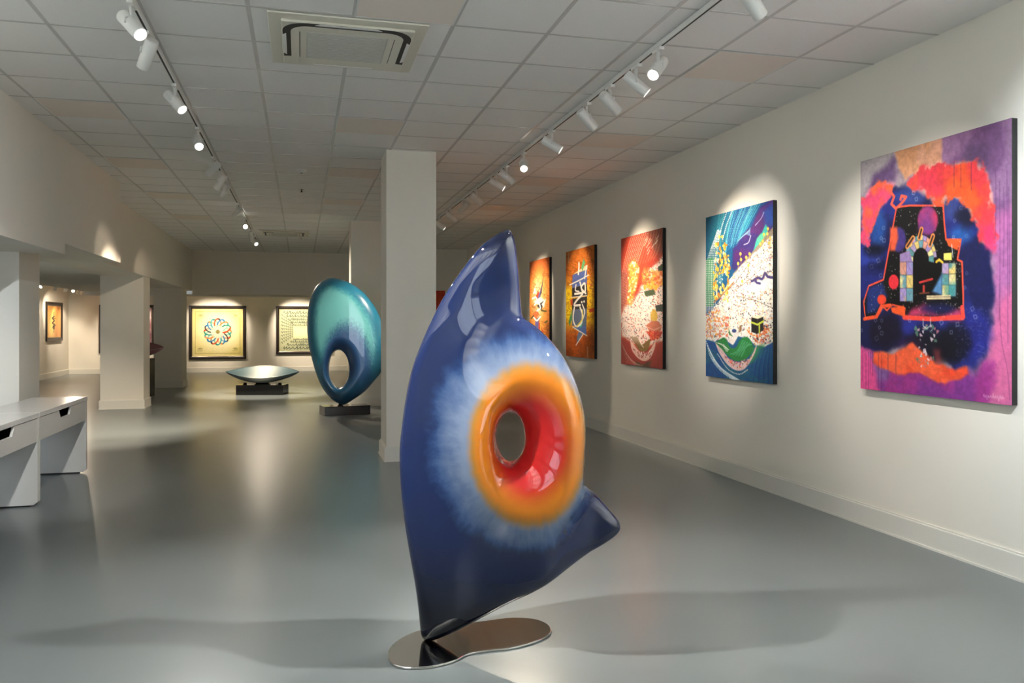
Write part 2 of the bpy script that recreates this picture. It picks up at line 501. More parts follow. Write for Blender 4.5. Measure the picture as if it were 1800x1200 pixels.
# ---------------------------------------------- large galaxy-like canvas nearest the viewer
def art_plan():
    a = Art(268, 330, [(1513, 283), (1779, 209), (1779, 711), (1513, 683)], (140, 120, 140), 10)
    rg = np.random.default_rng(3)
    a.mix(sstep(.3, .75, a.n(5)) * .7, (170, 158, 160))
    a.poly([(1640, 200), (1790, 180), (1790, 420), (1740, 420), (1700, 300), (1650, 300)], (122, 84, 128), .95, 14, 8, col2=(150, 110, 150))
    a.poly([(1700, 255), (1745, 255), (1740, 320), (1690, 300)], (86, 66, 100), .8, 10, 6)
    a.poly([(1738, 380), (1790, 360), (1790, 720), (1730, 720), (1745, 560)], (164, 98, 150), 1, 12, 6, col2=(182, 106, 160))
    a.poly([(1752, 520), (1790, 500), (1790, 720), (1722, 712)], (204, 100, 146), .9, 12, 6)
    a.poly([(1500, 285), (1545, 262), (1575, 268), (1540, 315), (1525, 340), (1505, 360)], (176, 168, 170), .9, 8, 5)
    a.poly([(1535, 305), (1575, 280), (1578, 322), (1530, 330)], (92, 66, 112), .9, 8, 6)
    a.poly([(1574, 266), (1654, 240), (1656, 292), (1620, 302), (1592, 316), (1580, 300)], (206, 146, 104), .95, 3, 3, col2=(214, 156, 126))
    a.poly([(1500, 610), (1560, 625), (1700, 650), (1745, 640), (1740, 720), (1500, 720)], (122, 52, 132), 1, 8, 8, col2=(150, 52, 130))
    a.poly([(1500, 600), (1530, 612), (1548, 690), (1500, 700)], (228, 82, 146), .95, 6, 5)
    a.poly([(1530, 622), (1565, 632), (1560, 665), (1545, 670)], (128, 100, 160), .8, 6, 5)
    blue = [(1505, 395), (1530, 350), (1562, 332), (1600, 326), (1650, 352), (1700, 338), (1738, 420), (1746, 470), (1744, 560), (1738, 612), (1712, 642), (1680, 648), (1640, 630), (1600, 600), (1560, 622), (1520, 614), (1505, 602)]
    a.poly(blue, (34, 42, 116), 1, 5, 7, col2=(24, 28, 74))
    for (x, y, rx, ry, c, al) in [(1545, 400, 16, 40, (36, 84, 160), .8), (1600, 345, 26, 14, (48, 70, 140), .8), (1675, 365, 16, 20, (60, 76, 140), .8), (1690, 412, 20, 14, (36, 92, 170), .9),
                                  (1530, 450, 18, 26, (50, 70, 170), .7), (1715, 590, 26, 40, (36, 40, 130), .7), (1590, 575, 22, 14, (44, 50, 150), .7), (1700, 380, 20, 16, (20, 20, 36), .8),
                                  (1540, 437, 20, 8, (14, 14, 26), .9), (1558, 580, 30, 30, (22, 18, 34), .9), (1540, 468, 16, 8, (16, 18, 50), .8), (1640, 610, 46, 32, (20, 18, 26), .85), (1680, 600, 26, 30, (16, 16, 26), .8), (1600, 605, 20, 14, (60, 30, 70), .5)]:
        a.ell(x, y, rx, ry, c, al, 9, wob=5)
    a.poly([(1535, 616), (1570, 622), (1604, 606), (1640, 632), (1680, 652), (1700, 643), (1704, 656), (1690, 662), (1672, 668), (1662, 676), (1650, 672), (1630, 660), (1590, 656), (1552, 648), (1537, 636)], (232, 74, 46), 1, 3, 4, col2=(238, 96, 60))
    a.poly([(1640, 612), (1655, 612), (1660, 640), (1645, 640)], (170, 60, 60), .5, 6, 4)
    top = [(1600, 322), (1614, 300), (1650, 286), (1668, 288), (1700, 288), (1714, 282), (1734, 306), (1744, 340), (1746, 372), (1749, 412), (1744, 438), (1727, 424), (1714, 388), (1700, 360), (1680, 342), (1664, 350), (1655, 368), (1646, 362), (1640, 348), (1620, 336), (1606, 332)]
    a.poly(top, (246, 178, 160), .8, 4, 4, 14)
    a.poly(top, (240, 92, 48), 1, 3, 7, 22, col2=(222, 62, 72), c2cells=7)
    a.poly([(1618, 305), (1650, 295), (1655, 340), (1618, 330)], (220, 56, 82), .7, 6, 6, 12)
    a.poly([(1726, 400), (1746, 390), (1748, 440), (1732, 440)], (216, 56, 110), .8, 5, 5)
    lf = [(1530, 328), (1546, 322), (1572, 324), (1562, 345), (1548, 372), (1534, 395), (1526, 432), (1518, 424), (1515, 390), (1520, 348)]
    a.poly(lf, (240, 120, 150), .8, 4, 4, 14)
    a.poly(lf, (242, 96, 64), 1, 3, 7, 22, col2=(226, 70, 110), c2cells=9)
    # dark plan with an orange outline
    plan = [(1577, 364), (1600, 361), (1659, 362), (1661, 392), (1664, 421), (1690, 421), (1684, 456), (1692, 460), (1694, 520), (1694, 560), (1590, 560), (1592, 541), (1570, 535), (1560, 545), (1550, 535), (1540, 556), (1522, 558), (1519, 530), (1528, 502), (1554, 491), (1566, 425)]
    a.poly(plan, (14, 13, 16), 1, 1.2)
    a.poly([(1525, 505), (1552, 496), (1560, 520), (1540, 548), (1524, 550)], (36, 56, 130), .85, 5)
    a.poly([(1594, 558), (1690, 558), (1690, 545), (1650, 548), (1625, 530), (1600, 545)], (206, 62, 110), .9, 6, 4)
    a.ell(1650, 542, 30, 9, (28, 34, 90), .8, 6)
    a.line(plan + [plan[0]], (236, 84, 56), 2.4)
    a.line([(1520, 560), (1542, 556), (1552, 538), (1566, 536)], (240, 84, 44), 5)
    a.line([(1590, 557), (1640, 560), (1694, 556), (1692, 540)], (238, 72, 60), 6)
    a.poly([(1568, 541), (1590, 537), (1592, 556), (1570, 548)], (238, 90, 40), 1, 1.5, 1)
    a.poly([(1664, 421), (1690, 421), (1684, 440), (1668, 432)], (238, 92, 44), 1, 1)
    a.line([(1565, 335), (1573, 345), (1568, 358), (1576, 366), (1585, 358), (1590, 352), (1594, 346), (1586, 344), (1584, 350)], (238, 90, 70), 4)
    for _ in range(330):
        q = a.inside(plan, 1, rg)[0]
        a.dot(q[0], q[1], .45 + rg.random() * .45, (200, 200, 190), .35 + .5 * rg.random())
    a.ell(1632, 387, 18, 25, (204, 52, 84), 1, 2.5, col2=(130, 58, 130), c2cells=5)
    a.ell(1630, 402, 15, 12, (116, 56, 132), .7, 6)
    a.ell(1581, 421, 13, 22, (66, 52, 120), 1, 3)
    a.poly([(1566, 400), (1578, 398), (1580, 418), (1574, 440), (1566, 440)], (232, 92, 56), .95, 3)
    a.ell(1572, 495, 9, 13, (226, 50, 62), 1, 1)
    a.ell(1551, 526, 8, 9, (234, 70, 46), 1, 1.5)
    # pale building in the middle
    pal = [(176, 156, 196), (226, 200, 120), (110, 160, 176), (214, 150, 130), (160, 140, 200), (226, 214, 150), (92, 150, 150)]
    def arch(cx, cy, r0, r1, ry, n, t0, t1):
        for k in range(n):
            g0, g1 = t0 + (t1 - t0) * k / n, t0 + (t1 - t0) * (k + 1) / n
            p = [(cx + r0 * math.cos(g0), cy - r0 * ry * math.sin(g0)), (cx + r1 * math.cos(g0), cy - r1 * ry * math.sin(g0)),
                 (cx + r1 * math.cos(g1), cy - r1 * ry * math.sin(g1)), (cx + r0 * math.cos(g1), cy - r0 * ry * math.sin(g1))]
            a.poly(p, pal[k % 7]); a.line(p + [p[0]], (60, 50, 60), .5, .7)
    a.ell(1620, 456, 15, 30, (10, 10, 12))
    a.poly([(1606, 460), (1640, 455), (1658, 470), (1650, 500), (1630, 520), (1606, 516)], (10, 10, 12), 1, 2)
    arch(1620, 456, 22, 28, 1.55, 11, .1, math.pi - .1)
    pal.reverse()
    arch(1620, 456, 14, 23, 1.5, 9, -.15, math.pi + .15)
    for (x0, y0, x1, y1) in [(1606, 418, 1596, 433), (1621, 403, 1617, 418), (1641, 415, 1636, 430)]:
        a.line([(x0, y0), (x1, y1)], (232, 148, 76), 7); a.line([(x0, y0), (x1, y1)], (40, 30, 30), 3)
    def block(x0, y0, x1, y1, nx, ny, off):
        for i in range(nx):
            for j in range(ny):
                X0, X1 = x0 + (x1 - x0) * i / nx, x0 + (x1 - x0) * (i + 1) / nx
                Y0, Y1 = y0 + (y1 - y0) * j / ny, y0 + (y1 - y0) * (j + 1) / ny
                q = [(X0, Y0), (X1, Y0), (X1, Y1), (X0, Y1)]
                a.poly(q, pal[(i * 2 + j + off) % 7], col2=pal[(i + j + off + 3) % 7], c2cells=14)
                a.line(q + [q[0]], (50, 44, 50), .5, .8)
                a.line([q[0], q[2]], (60, 54, 60), .4, .35); a.line([q[1], q[3]], (60, 54, 60), .4, .35)
    a.poly([(1583, 446), (1600, 440), (1606, 462), (1583, 462)], (150, 126, 176)); block(1583, 460, 1606, 529, 2, 3, 0)
    block(1657, 462, 1681, 520, 2, 3, 3)
    a.poly([(1657, 480), (1640, 512), (1657, 518)], (90, 140, 190), 1, 3)
    a.poly([(1662, 500), (1682, 495), (1680, 520), (1662, 520)], (60, 150, 150), .6, 4)
    a.poly([(1660, 445), (1674, 444), (1674, 457), (1660, 457)], (238, 222, 110))
    a.poly([(1630, 519), (1672, 518), (1672, 525), (1630, 526)], (226, 206, 160)); a.line([(1630, 522), (1672, 521)], (60, 50, 60), .6)
    a.line([(1647, 460), (1652, 456), (1658, 461)], (236, 196, 60), 3)
    a.line([(1618, 496), (1640, 490)], (206, 60, 56), 2.6); a.line([(1625, 503), (1625, 512)], (190, 60, 50), 4); a.line([(1618, 515), (1634, 514)], (120, 70, 50), 2)
    a.line([(1674, 430), (1676, 452)], (220, 220, 220), 1)
    # shards
    for _ in range(44):
        x = 1630 + rg.normal() * 10; y = 568 + rg.random() * 78; s = 1.4 + rg.random() * 2.6
        if y > 610: x = 1626 + rg.normal() * 7
        c = [(224, 206, 214), (190, 120, 130), (210, 190, 200), (90, 130, 110), (216, 170, 180)][rg.integers(5)]
        t = np.sort(rg.random(5)) * 6.28
        a.poly(np.c_[x + s * np.cos(t), y + 1.4 * s * np.sin(t)], c, .9)
    for (x, y) in [(1554, 400), (1550, 418), (1555, 422), (1528, 440), (1545, 457), (1533, 468), (1549, 484), (1552, 542), (1540, 562), (1551, 563), (1547, 575), (1551, 585), (1607, 339), (1612, 350), (1690, 366), (1679, 388), (1700, 415), (1677, 417), (1684, 569), (1673, 583), (1710, 542), (1715, 556), (1688, 475), (1515, 580), (1600, 563), (1656, 566), (1542, 594), (1700, 480), (1697, 505)]:
        s = 2.2 + rg.random() * 1.6; t = np.linspace(0, 6.28, 5) + rg.random()
        a.line(np.c_[x + s * np.cos(t), y + 1.3 * s * np.sin(t)], (170, 178, 200), .8, .35 + .4 * rg.random())
    a.line([(1624, 560), (1624, 572), (1630, 577), (1637, 571), (1637, 560)], (220, 220, 220), 1)
    for _ in range(120):
        x, y = 1680 + rg.random() * 60, 540 + rg.random() * 90
        a.line([(x, y), (x + rg.normal() * 2, y + rg.normal() * 1.5)], (120, 126, 170), .5, .6)
    # drips and signature
    for x, y0, y1 in [(1517, 615, 668), (1523, 618, 683), (1528, 618, 684), (1531, 618, 655), (1535, 618, 660), (1545, 622, 684), (1551, 622, 688), (1562, 622, 664), (1576, 622, 656), (1678, 286, 330), (1690, 290, 330), (1708, 288, 335)]:
        a.line([(x, y0), (x, y1)], (70, 30, 80), .8, .75)
    for x, y0, y1 in [(1750, 300, 420), (1757, 320, 560), (1764, 330, 470), (1770, 300, 600), (1773, 330, 520)]:
        a.line(curve([(x, y0), (x + 1, (y0 + y1) / 2), (x - 1 + rg.random() * 3, y1)], 8), (92, 54, 100), .8, .7)
    a.line(curve([(1757, 540), (1761, 600), (1771, 650), (1775, 700)], 10), (120, 60, 100), .8, .8)
    sx = 1729
    for k in range(9):
        a.line(curve([(sx, 694 + k * .4), (sx + 1.2, 692 + rg.random() * 2 - (3 if k in (0, 4) else 0)), (sx + 2.2, 696 + k * .3 + (4 if k in (1, 6) else 0)), (sx + 4.4, 694 + k * .4)], 12), (236, 206, 222), .5, .8); sx += 4
    a.line([(1511, 283), (1779, 209)], (90, 80, 80), 1, .5)
    return a

# ---------------------------------------------- crowd canvases
WHITE = (238, 234, 226)
def speckle(a, pts, n, cols, r, rg, al=.9):
    for q in a.inside(pts, n, rg):
        a.dot(q[0], q[1], r * (.5 + rg.random()), cols[rg.integers(len(cols))], al)

def dots(a, pts, step, r, col):
    c = curve(pts, 80)
    L = np.r_[0, np.cumsum(np.hypot(*np.diff(c, axis=0).T))]
    for t in np.arange(0, L[-1], step):
        a.dot(np.interp(t, L, c[:, 0]), np.interp(t, L, c[:, 1]), r, col)

def art_blue():
    a = Art(170, 330, [(1241, 382), (1359, 351), (1359, 675), (1241, 661)], (28, 82, 132), 50)
    rg = np.random.default_rng(5)
    a.mix(sstep(.35, .7, a.n(4)) * .6, (30, 104, 140))
    a.poly([(1235, 370), (1275, 360), (1262, 470), (1235, 500)], (34, 96, 118), .8, 12, 4)
    # sweeping brush fans
    for k in range(60):
        t = k / 60
        x0, y0 = 1262 + 42 * t + rg.normal(), 452 - 28 * t + rg.normal() * 3
        x1, y1 = 1268 + 72 * t + rg.normal(), 366 - 6 * t
        c = [(40, 130, 160), (90, 190, 196), (30, 100, 150), (130, 210, 200), (26, 84, 140)][rg.integers(5)]
        a.line(curve([(x0, y0), ((x0 * .55 + x1 * .45) - 4, (y0 + y1) / 2 + 4), (x1, y1 - 6)], 10), c, .9, .75)
    for k in range(30):
        x0 = 1243 + k * .9
        a.line(curve([(x0, 470 + rg.normal() * 10), (x0 + 5, 430), (x0 + 16, 376)], 8), [(30, 110, 130), (40, 130, 120), (24, 80, 120)][k % 3], .9, .6)
    pur = [(1287, 470), (1289, 436), (1300, 420), (1320, 398), (1338, 362), (1366, 345), (1366, 402), (1345, 422), (1325, 440), (1306, 466), (1291, 476)]
    a.poly(pur, (62, 48, 112), 1, 2.5, 1.5, col2=(84, 44, 108))
    a.poly([(1340, 372), (1366, 355), (1366, 400), (1344, 398)], (44, 84, 160), .8, 5, 3)
    for k in range(8):
        a.line(curve([(1297 + k, 424 - k), (1310 + k, 412 - k), (1319, 414 - k * 2)], 8), (150, 200, 220), .7, .8)
    a.line(curve([(1308, 430), (1316, 426), (1320, 414)], 8), (220, 210, 230), 1)
    a.line(curve([(1328, 396), (1338, 384), (1343, 373)], 8), (200, 200, 230), .8)
    a.poly([(1323, 444), (1331, 418), (1340, 408), (1346, 393), (1352, 402), (1343, 428)], (92, 198, 156), 1, 1.2, 1, col2=(60, 180, 170))
    a.poly([(1288, 482), (1320, 446), (1366, 390), (1366, 412), (1330, 444), (1290, 484)], (150, 134, 116))
    dots(a, [(1264, 420), (1270, 396), (1281, 364)], 3.2, .8, WHITE); dots(a, [(1271, 420), (1279, 392), (1291, 362)], 3.2, .8, WHITE)
    for k in range(6):
        dots(a, [(1275 + 3 * k, 430), (1285 + 4 * k, 400 - k), (1297 + 5 * k, 372 - k)], 3.0, .4, (160, 210, 216))
    for k in range(7):
        dots(a, [(1243 + 3 * k, 560), (1241 + 2.6 * k, 500), (1244 + 3.2 * k, 458 - 5 * k), (1262 + k, 404)], 3.1, .75, WHITE)
    a.poly([(1235, 458), (1254, 452), (1257, 500), (1255, 538), (1235, 540)], (58, 146, 84), .75, 2)
    for k in range(5):
        dots(a, [(1242 + 3 * k, 458), (1243 + 2.8 * k, 500), (1242 + 3 * k, 545)], 3.2, .8, WHITE)
    crowd = [(1366, 404), (1330, 441), (1300, 471), (1282, 492), (1268, 524), (1256, 540), (1248, 552), (1235, 556), (1235, 594), (1256, 602), (1262, 597), (1275, 596), (1290, 606), (1296, 590), (1315, 592), (1328, 606), (1344, 609), (1366, 596)]
    a.poly(crowd, (236, 232, 224), 1, 1, 1)
    speckle(a, crowd, 1500, [(60, 50, 50), (200, 160, 150), (230, 150, 70), (120, 90, 90), (220, 120, 110), (170, 150, 170), (240, 200, 120), (30, 30, 30)], .7, rg, .8)
    low = [(1238, 552), (1262, 540), (1282, 560), (1280, 592), (1238, 592)]
    speckle(a, low, 160, [(236, 140, 70), (240, 180, 90), (220, 110, 90), (200, 160, 150)], 1.3, rg, .85)
    speckle(a, [(1325, 575), (1356, 570), (1352, 604), (1326, 600)], 110, [(230, 120, 70), (190, 90, 60), (60, 50, 60), (220, 170, 170)], 1.0, rg, .9)
    a.poly([(1315, 500), (1366, 486), (1366, 504), (1330, 512), (1312, 508)], (240, 238, 236), .9, 2)
    a.line(curve([(1322, 494), (1332, 488), (1340, 490), (1345, 480), (1350, 486), (1362, 488)], 20), (70, 58, 116), 3.4)
    a.line(curve([(1327, 490), (1330, 496), (1336, 498)], 8), (70, 58, 116), 3)
    for p in [[(1318, 463), (1312, 488), (1322, 492), (1356, 476)], [(1292, 510), (1310, 497), (1330, 480)], [(1296, 520), (1330, 528), (1356, 540)], [(1268, 520), (1292, 498), (1330, 446)]]:
        a.line(p, (110, 90, 80), .8, .8)
    for _ in range(140):      # gilded towers
        x, y = 1258 + rg.random() * 28, 428 + rg.random() * 100
        if y < 452 and x > 1282: continue
        x -= (y - 428) * .06
        c = [(246, 206, 70), (240, 176, 50), (250, 226, 130), (216, 130, 40), (250, 236, 190), (120, 84, 40)][rg.choice(6, p=[.3, .25, .2, .12, .08, .05])]
        a.ell(x, y, .8 + rg.random() * 1.3, 1.5 + rg.random() * 3, c)
    for x, y in [(1265, 416), (1270, 416), (1302, 446), (1298, 463), (1303, 456), (1350, 402), (1343, 412), (1349, 411), (1337, 429), (1354, 418), (1352, 427), (1305, 494), (1316, 466), (1318, 446), (1312, 452), (1341, 424)]:
        a.ell(x, y, 1.9, 2.9, (250, 206, 84)); a.line([(x, y + 2), (x, y + 9)], (226, 160, 60), .6)
    a.poly([(1262, 484), (1271, 480), (1271, 496), (1261, 500)], (60, 130, 150)); speckle(a, [(1262, 484), (1271, 480), (1271, 496), (1261, 500)], 14, [WHITE], .8, rg)
    a.line(curve([(1256, 531), (1270, 518), (1290, 496)], 8), (190, 120, 60), 2.4, .8)
    # plain dark box with a light band
    a.poly([(1321, 557), (1331, 560), (1342, 556), (1333, 553)], (240, 230, 190))
    a.poly([(1321, 557), (1332, 560), (1332, 586), (1321, 583)], (22, 20, 22)); a.poly([(1332, 560), (1342, 556), (1342, 580), (1332, 586)], (34, 30, 28))
    a.line([(1321, 566), (1332, 570), (1342, 564)], (196, 208, 70), 2.4); a.line([(1335, 570), (1335, 584)], (190, 200, 70), 2)
    for _ in range(70):
        t = rg.random() * 6.28; a.dot(1331 + 15 * math.cos(t) + rg.normal(), 580 + 9 * math.sin(t) + rg.normal(), 1, [(236, 130, 50), (220, 90, 40), (240, 170, 90)][rg.integers(3)], .8 if math.sin(t) > -.4 else 0)
    # lower swirl
    a.poly([(1235, 596), (1256, 600), (1268, 628), (1290, 650), (1315, 648), (1335, 620), (1350, 606), (1366, 598), (1366, 690), (1235, 690)], (24, 78, 140), 1, 1.5, col2=(30, 96, 130))
    a.poly([(1322, 610), (1345, 604), (1335, 625), (1318, 640)], (60, 140, 80), .8, 3)
    a.poly(curve([(1257, 600), (1266, 622), (1282, 643), (1298, 651), (1312, 645), (1326, 622), (1330, 606), (1318, 630), (1300, 636), (1282, 630), (1270, 612)], 50), (226, 190, 190), 1, .8)
    speckle(a, [(1262, 612), (1284, 640), (1300, 648), (1314, 640), (1324, 622), (1316, 628), (1298, 636), (1280, 628)], 90, [(230, 110, 120), (190, 130, 70), (120, 80, 90), (240, 220, 210)], .9, rg)
    a.poly(curve([(1258, 602), (1274, 593), (1284, 610), (1294, 610), (1302, 596), (1314, 592), (1324, 608), (1316, 626), (1300, 634), (1286, 630), (1268, 612)], 60), (40, 124, 62), 1, .8)
    for k in range(14):
        a.line(curve([(1283 + k * 1.6, 622 + k * .3), (1296 + k * 1.3, 616 - k * .6), (1306 + k * 1.2, 597 + k * .6)], 8), [(70, 160, 90), (110, 190, 150), (30, 100, 60)][k % 3], .8, .8)
    for k in range(4):
        dots(a, [(1260 + 4 * k, 602 + k), (1270 + 3 * k, 606 + 2 * k), (1278 + 1.5 * k, 618 - k)], 2.6, .7, WHITE)
    a.poly([(1283, 592), (1288, 580), (1294, 584), (1300, 586), (1294, 598), (1288, 606), (1280, 600)], (238, 226, 222), 1, 1)
    a.ell(1291, 581, 4, 3.4, (64, 78, 130)); a.poly([(1281, 576), (1285, 586), (1290, 592), (1282, 588)], (70, 130, 70)); a.ell(1302, 577, 2.2, 6, (150, 110, 70))
    for k in range(9):
        dots(a, [(1242 + 1.6 * k, 600 + 4 * k), (1250 + 3 * k, 628 + 3 * k), (1266 + 4 * k, 650 + 2 * k), (1290 + 3 * k, 668 + k)], 3.1, .8, (220, 232, 236))
    dots(a, [(1262, 622), (1280, 648), (1300, 657), (1316, 648)], 2.6, .8, WHITE)
    for k in range(14):
        a.line(curve([(1318 + 3 * k, 672), (1324 + 2.4 * k, 640), (1336 + 1.6 * k, 612)], 8), [(30, 96, 140), (36, 110, 136), (24, 66, 126)][k % 3], 1.2, .7)
    return a

def art_red():
    a = Art(120, 300, [(1092, 418), (1165, 402), (1165, 648), (1092, 640)], (184, 62, 42), 80)
    rg = np.random.default_rng(8)
    a.mix(sstep(.3, .7, a.n(5)) * .5, (200, 84, 50))
    a.poly([(1140, 405), (1170, 398), (1170, 450), (1150, 445)], (112, 78, 66), .8, 6, 3)
    a.poly([(1085, 475), (1104, 480), (1100, 545), (1085, 545)], (142, 42, 34), .8, 4, 2)
    for k in range(26):
        x0 = 1112 + k * 1.6
        a.line(curve([(x0, 470 - k * .6), (x0 + 8, 440), (x0 + 18 - k * .1, 404)], 8), [(210, 100, 70), (170, 50, 34), (230, 150, 120)][k % 3], .6, .7)
    for k in range(9):
        dots(a, [(1094 + 2.2 * k, 560 - 6 * k), (1094 + 2.2 * k, 490), (1100 + 3 * k, 452), (1112 + 3.4 * k, 410)], 2.7, .5, (242, 220, 196))
    for k in range(12):
        x, y = 1130 + rg.random() * 26, 418 + rg.random() * 30
        a.line([(x, y), (x + 4, y - 7)], (242, 230, 210), .7)
    crowd = [(1170, 446), (1156, 462), (1140, 474), (1130, 500), (1112, 530), (1096, 540), (1092, 560), (1094, 590), (1112, 600), (1130, 612), (1150, 604), (1170, 596)]
    a.poly(crowd, (240, 216, 204), 1, 3, 2)
    a.poly([(1125, 520), (1150, 515), (1160, 540), (1130, 560)], (244, 240, 226), .9, 6)
    speckle(a, crowd, 900, [(190, 70, 60), (70, 60, 80), (226, 140, 120), (240, 236, 230), (150, 60, 50), (90, 110, 120)], .65, rg, .9)
    gold = [(1106, 465), (1116, 455), (1124, 470), (1120, 500), (1110, 536), (1104, 530)]
    a.poly(gold, (236, 160, 70), 1, 3, 2); speckle(a, gold, 90, [(250, 226, 170), (240, 180, 60), (214, 110, 50), (250, 240, 210)], 1.5, rg)
    a.poly([(1128, 482), (1134, 470), (1138, 476), (1165, 478), (1165, 500), (1150, 512), (1130, 500)], (228, 130, 66), 1, 2, 1)
    speckle(a, [(1128, 482), (1134, 470), (1165, 478), (1165, 500), (1150, 512), (1130, 500)], 90, [(240, 180, 110), (214, 90, 50), (246, 200, 170), (240, 170, 60)], 1.5, rg)
    a.poly([(1132, 512), (1150, 508), (1153, 519), (1135, 521)], (72, 84, 56), 1, 1, .6); a.poly([(1157, 470), (1166, 464), (1166, 477), (1157, 477)], (60, 74, 56), 1, .6)
    a.poly([(1152, 537), (1166, 535), (1166, 548), (1153, 547)], (52, 60, 52), 1, .7, .5)
    for k in range(5):
        x = 1134 + k * 5; a.ell(x, 505 - (k % 2) * 3, 2.2, 5, (238, 170, 60))
    a.ell(1150, 556, 5.8, 12, (206, 160, 62), 1, .8); a.poly([(1144, 552), (1150, 543), (1156, 554), (1153, 568), (1147, 568)], (212, 170, 70))
    a.poly([(1136, 572), (1146, 564), (1156, 564), (1164, 573), (1160, 582), (1142, 582)], (198, 110, 84), 1, .6); a.line([(1137, 574), (1150, 580), (1163, 574)], (226, 170, 150), 1)
    a.poly([(1136, 582), (1164, 582), (1160, 594), (1146, 596)], (214, 74, 50), 1, 1.6); speckle(a, [(1136, 580), (1164, 584), (1158, 596), (1144, 598)], 50, [(236, 110, 60), (190, 50, 40)], 1.1, rg)
    low = [(1085, 590), (1110, 604), (1130, 616), (1150, 606), (1170, 600), (1170, 660), (1085, 660)]
    a.poly(low, (166, 46, 36), 1, 2.4, 1)
    a.poly(curve([(1108, 596), (1112, 616), (1126, 632), (1140, 632), (1150, 616), (1152, 600), (1140, 618), (1126, 618), (1114, 604)], 40), (236, 190, 176), 1, .8)
    speckle(a, [(1112, 612), (1126, 630), (1142, 628), (1148, 612), (1138, 618), (1124, 618)], 70, [(190, 90, 90), (240, 220, 210), (150, 70, 70)], .8, rg)
    a.poly(curve([(1122, 602), (1128, 606), (1142, 596), (1143, 602), (1138, 616), (1126, 616), (1120, 608)], 30), (126, 96, 46), 1, .8)
    for k in range(6):
        a.line(curve([(1110 + 2 * k, 592), (1118 + 1.6 * k, 604), (1126 + k, 612)], 6), (110, 84, 40), 1.0); a.line(curve([(1111 + 2 * k, 592), (1119 + 1.6 * k, 603), (1127 + k, 610)], 6), (240, 214, 200), .6)
    a.poly([(1118, 634), (1130, 640), (1146, 632), (1142, 652), (1120, 650)], (92, 56, 34), 1, 1.4)
    for k in range(9):
        dots(a, [(1094 + k, 604 + 4 * k), (1104 + 1.6 * k, 624 + 2 * k), (1116 + 2 * k, 642)], 2.6, .4, (226, 190, 170)); a.line(curve([(1138 + 3 * k, 648), (1146 + 2 * k, 625), (1156 + k, 602)], 6), (200, 90, 70), .6, .6)
    return a

def scribbles(a, n, box, col, rg, s):
    for _ in range(n):
        x = box[0] + rg.random() * (box[2] - box[0]); y = box[1] + rg.random() * (box[3] - box[1])
        w, h = s * (.5 + rg.random()), s * (1 + 1.5 * rg.random())
        a.line(curve([(x, y), (x + w * rg.normal() * .5, y + h * .4), (x + w, y + h * .6), (x + w * .3, y + h)], 10), col, .5 + rg.random() * .5, .65)

def art_letters():
    a = Art(110, 280, [(995, 442), (1045, 431), (1045, 631), (995, 625)], (206, 112, 38), 110)
    rg = np.random.default_rng(9)
    a.poly([(985, 500), (1055, 492), (1055, 580), (985, 575)], (238, 190, 34), 1, 16)
    a.poly([(985, 510), (1004, 506), (1004, 560), (985, 562)], (246, 212, 30), .8, 5)
    a.poly([(985, 580), (1055, 580), (1055, 640), (985, 640)], (198, 88, 28), .8, 12); a.mix(sstep(.5, .8, a.n(9)) * .35, (150, 62, 20))
    scribbles(a, 150, (995, 436, 1044, 626), (140, 70, 24), rg, 5)
    B = (84, 100, 158)
    a.poly([(1007, 483), (1032, 474), (1032, 500), (1006, 506)], B); a.poly([(1006, 506), (1032, 500), (1033, 520), (1006, 522)], (46, 42, 46)); a.poly([(1006, 525), (1032, 521), (1032, 542), (1006, 544)], (48, 46, 48))
    a.poly([(1006, 544), (1032, 542), (1031, 574), (1006, 572)], (92, 104, 128)); a.poly([(1007, 574), (1031, 572), (1031, 589), (1018, 582)], (80, 104, 164)); a.poly([(1018, 582), (1025, 585), (1014, 604), (1015, 590)], (100, 116, 150))
    a.poly([(1007, 482), (1032, 466), (1033, 474)], (222, 200, 160)); a.poly([(1022, 470), (1026, 455), (1029, 462), (1024, 478)], (96, 160, 104)); a.poly([(1000, 566), (1005, 545), (1006, 560), (1002, 572)], (70, 140, 90), 1, 1)
    a.poly([(1019, 572), (1025, 565), (1022, 577)], (70, 170, 140)); a.poly([(1036, 543), (1044, 542), (1044, 548), (1036, 549)], (190, 66, 40)); a.poly([(1003, 526), (1007, 525), (1007, 536), (1003, 536)], (200, 80, 40))
    W = (236, 228, 216)
    for p, w in [([(1002, 500), (1020, 492), (1035, 484)], 1.4), ([(1004, 522), (1032, 520)], 1), ([(1007, 574), (1032, 590)], 1.2), ([(1026, 586), (1013, 606)], 1.4), ([(1030, 498), (1042, 503)], .6)]:
        a.line(p, W if w > .7 else (200, 60, 60), w)
    # flowing white strokes
    for p, w in [([(1017, 482), (1018, 470), (1018, 462)], 2.2), ([(1020, 496), (1024, 512), (1029, 512), (1028, 498), (1022, 506), (1030, 516)], 2.2), ([(1013, 500), (1012, 510), (1018, 512)], 1.6), ([(1028, 490), (1030, 476), (1032, 468)], 1.6),
                 ([(1011, 516), (1024, 516), (1014, 528), (1010, 536), (1020, 536)], 2.6), ([(1010, 540), (1008, 560), (1013, 573), (1022, 568), (1024, 552), (1020, 540)], 2.2), ([(1024, 535), (1028, 548), (1025, 560)], 1.6)]:
        a.line(curve(p, 24), W, w)
    for q in [(1023, 531), (1027, 530)]: a.dot(q[0], q[1], 1.3, W)
    a.line(curve([(1024, 545), (1024, 560), (1014, 574)], 12), (226, 206, 80), 1.6)
    a.line([(1000, 445), (1000, 460)], (226, 170, 130), 2.4, .7); a.line([(1033, 610), (1033, 628)], (226, 170, 130), 2.4, .7)
    return a

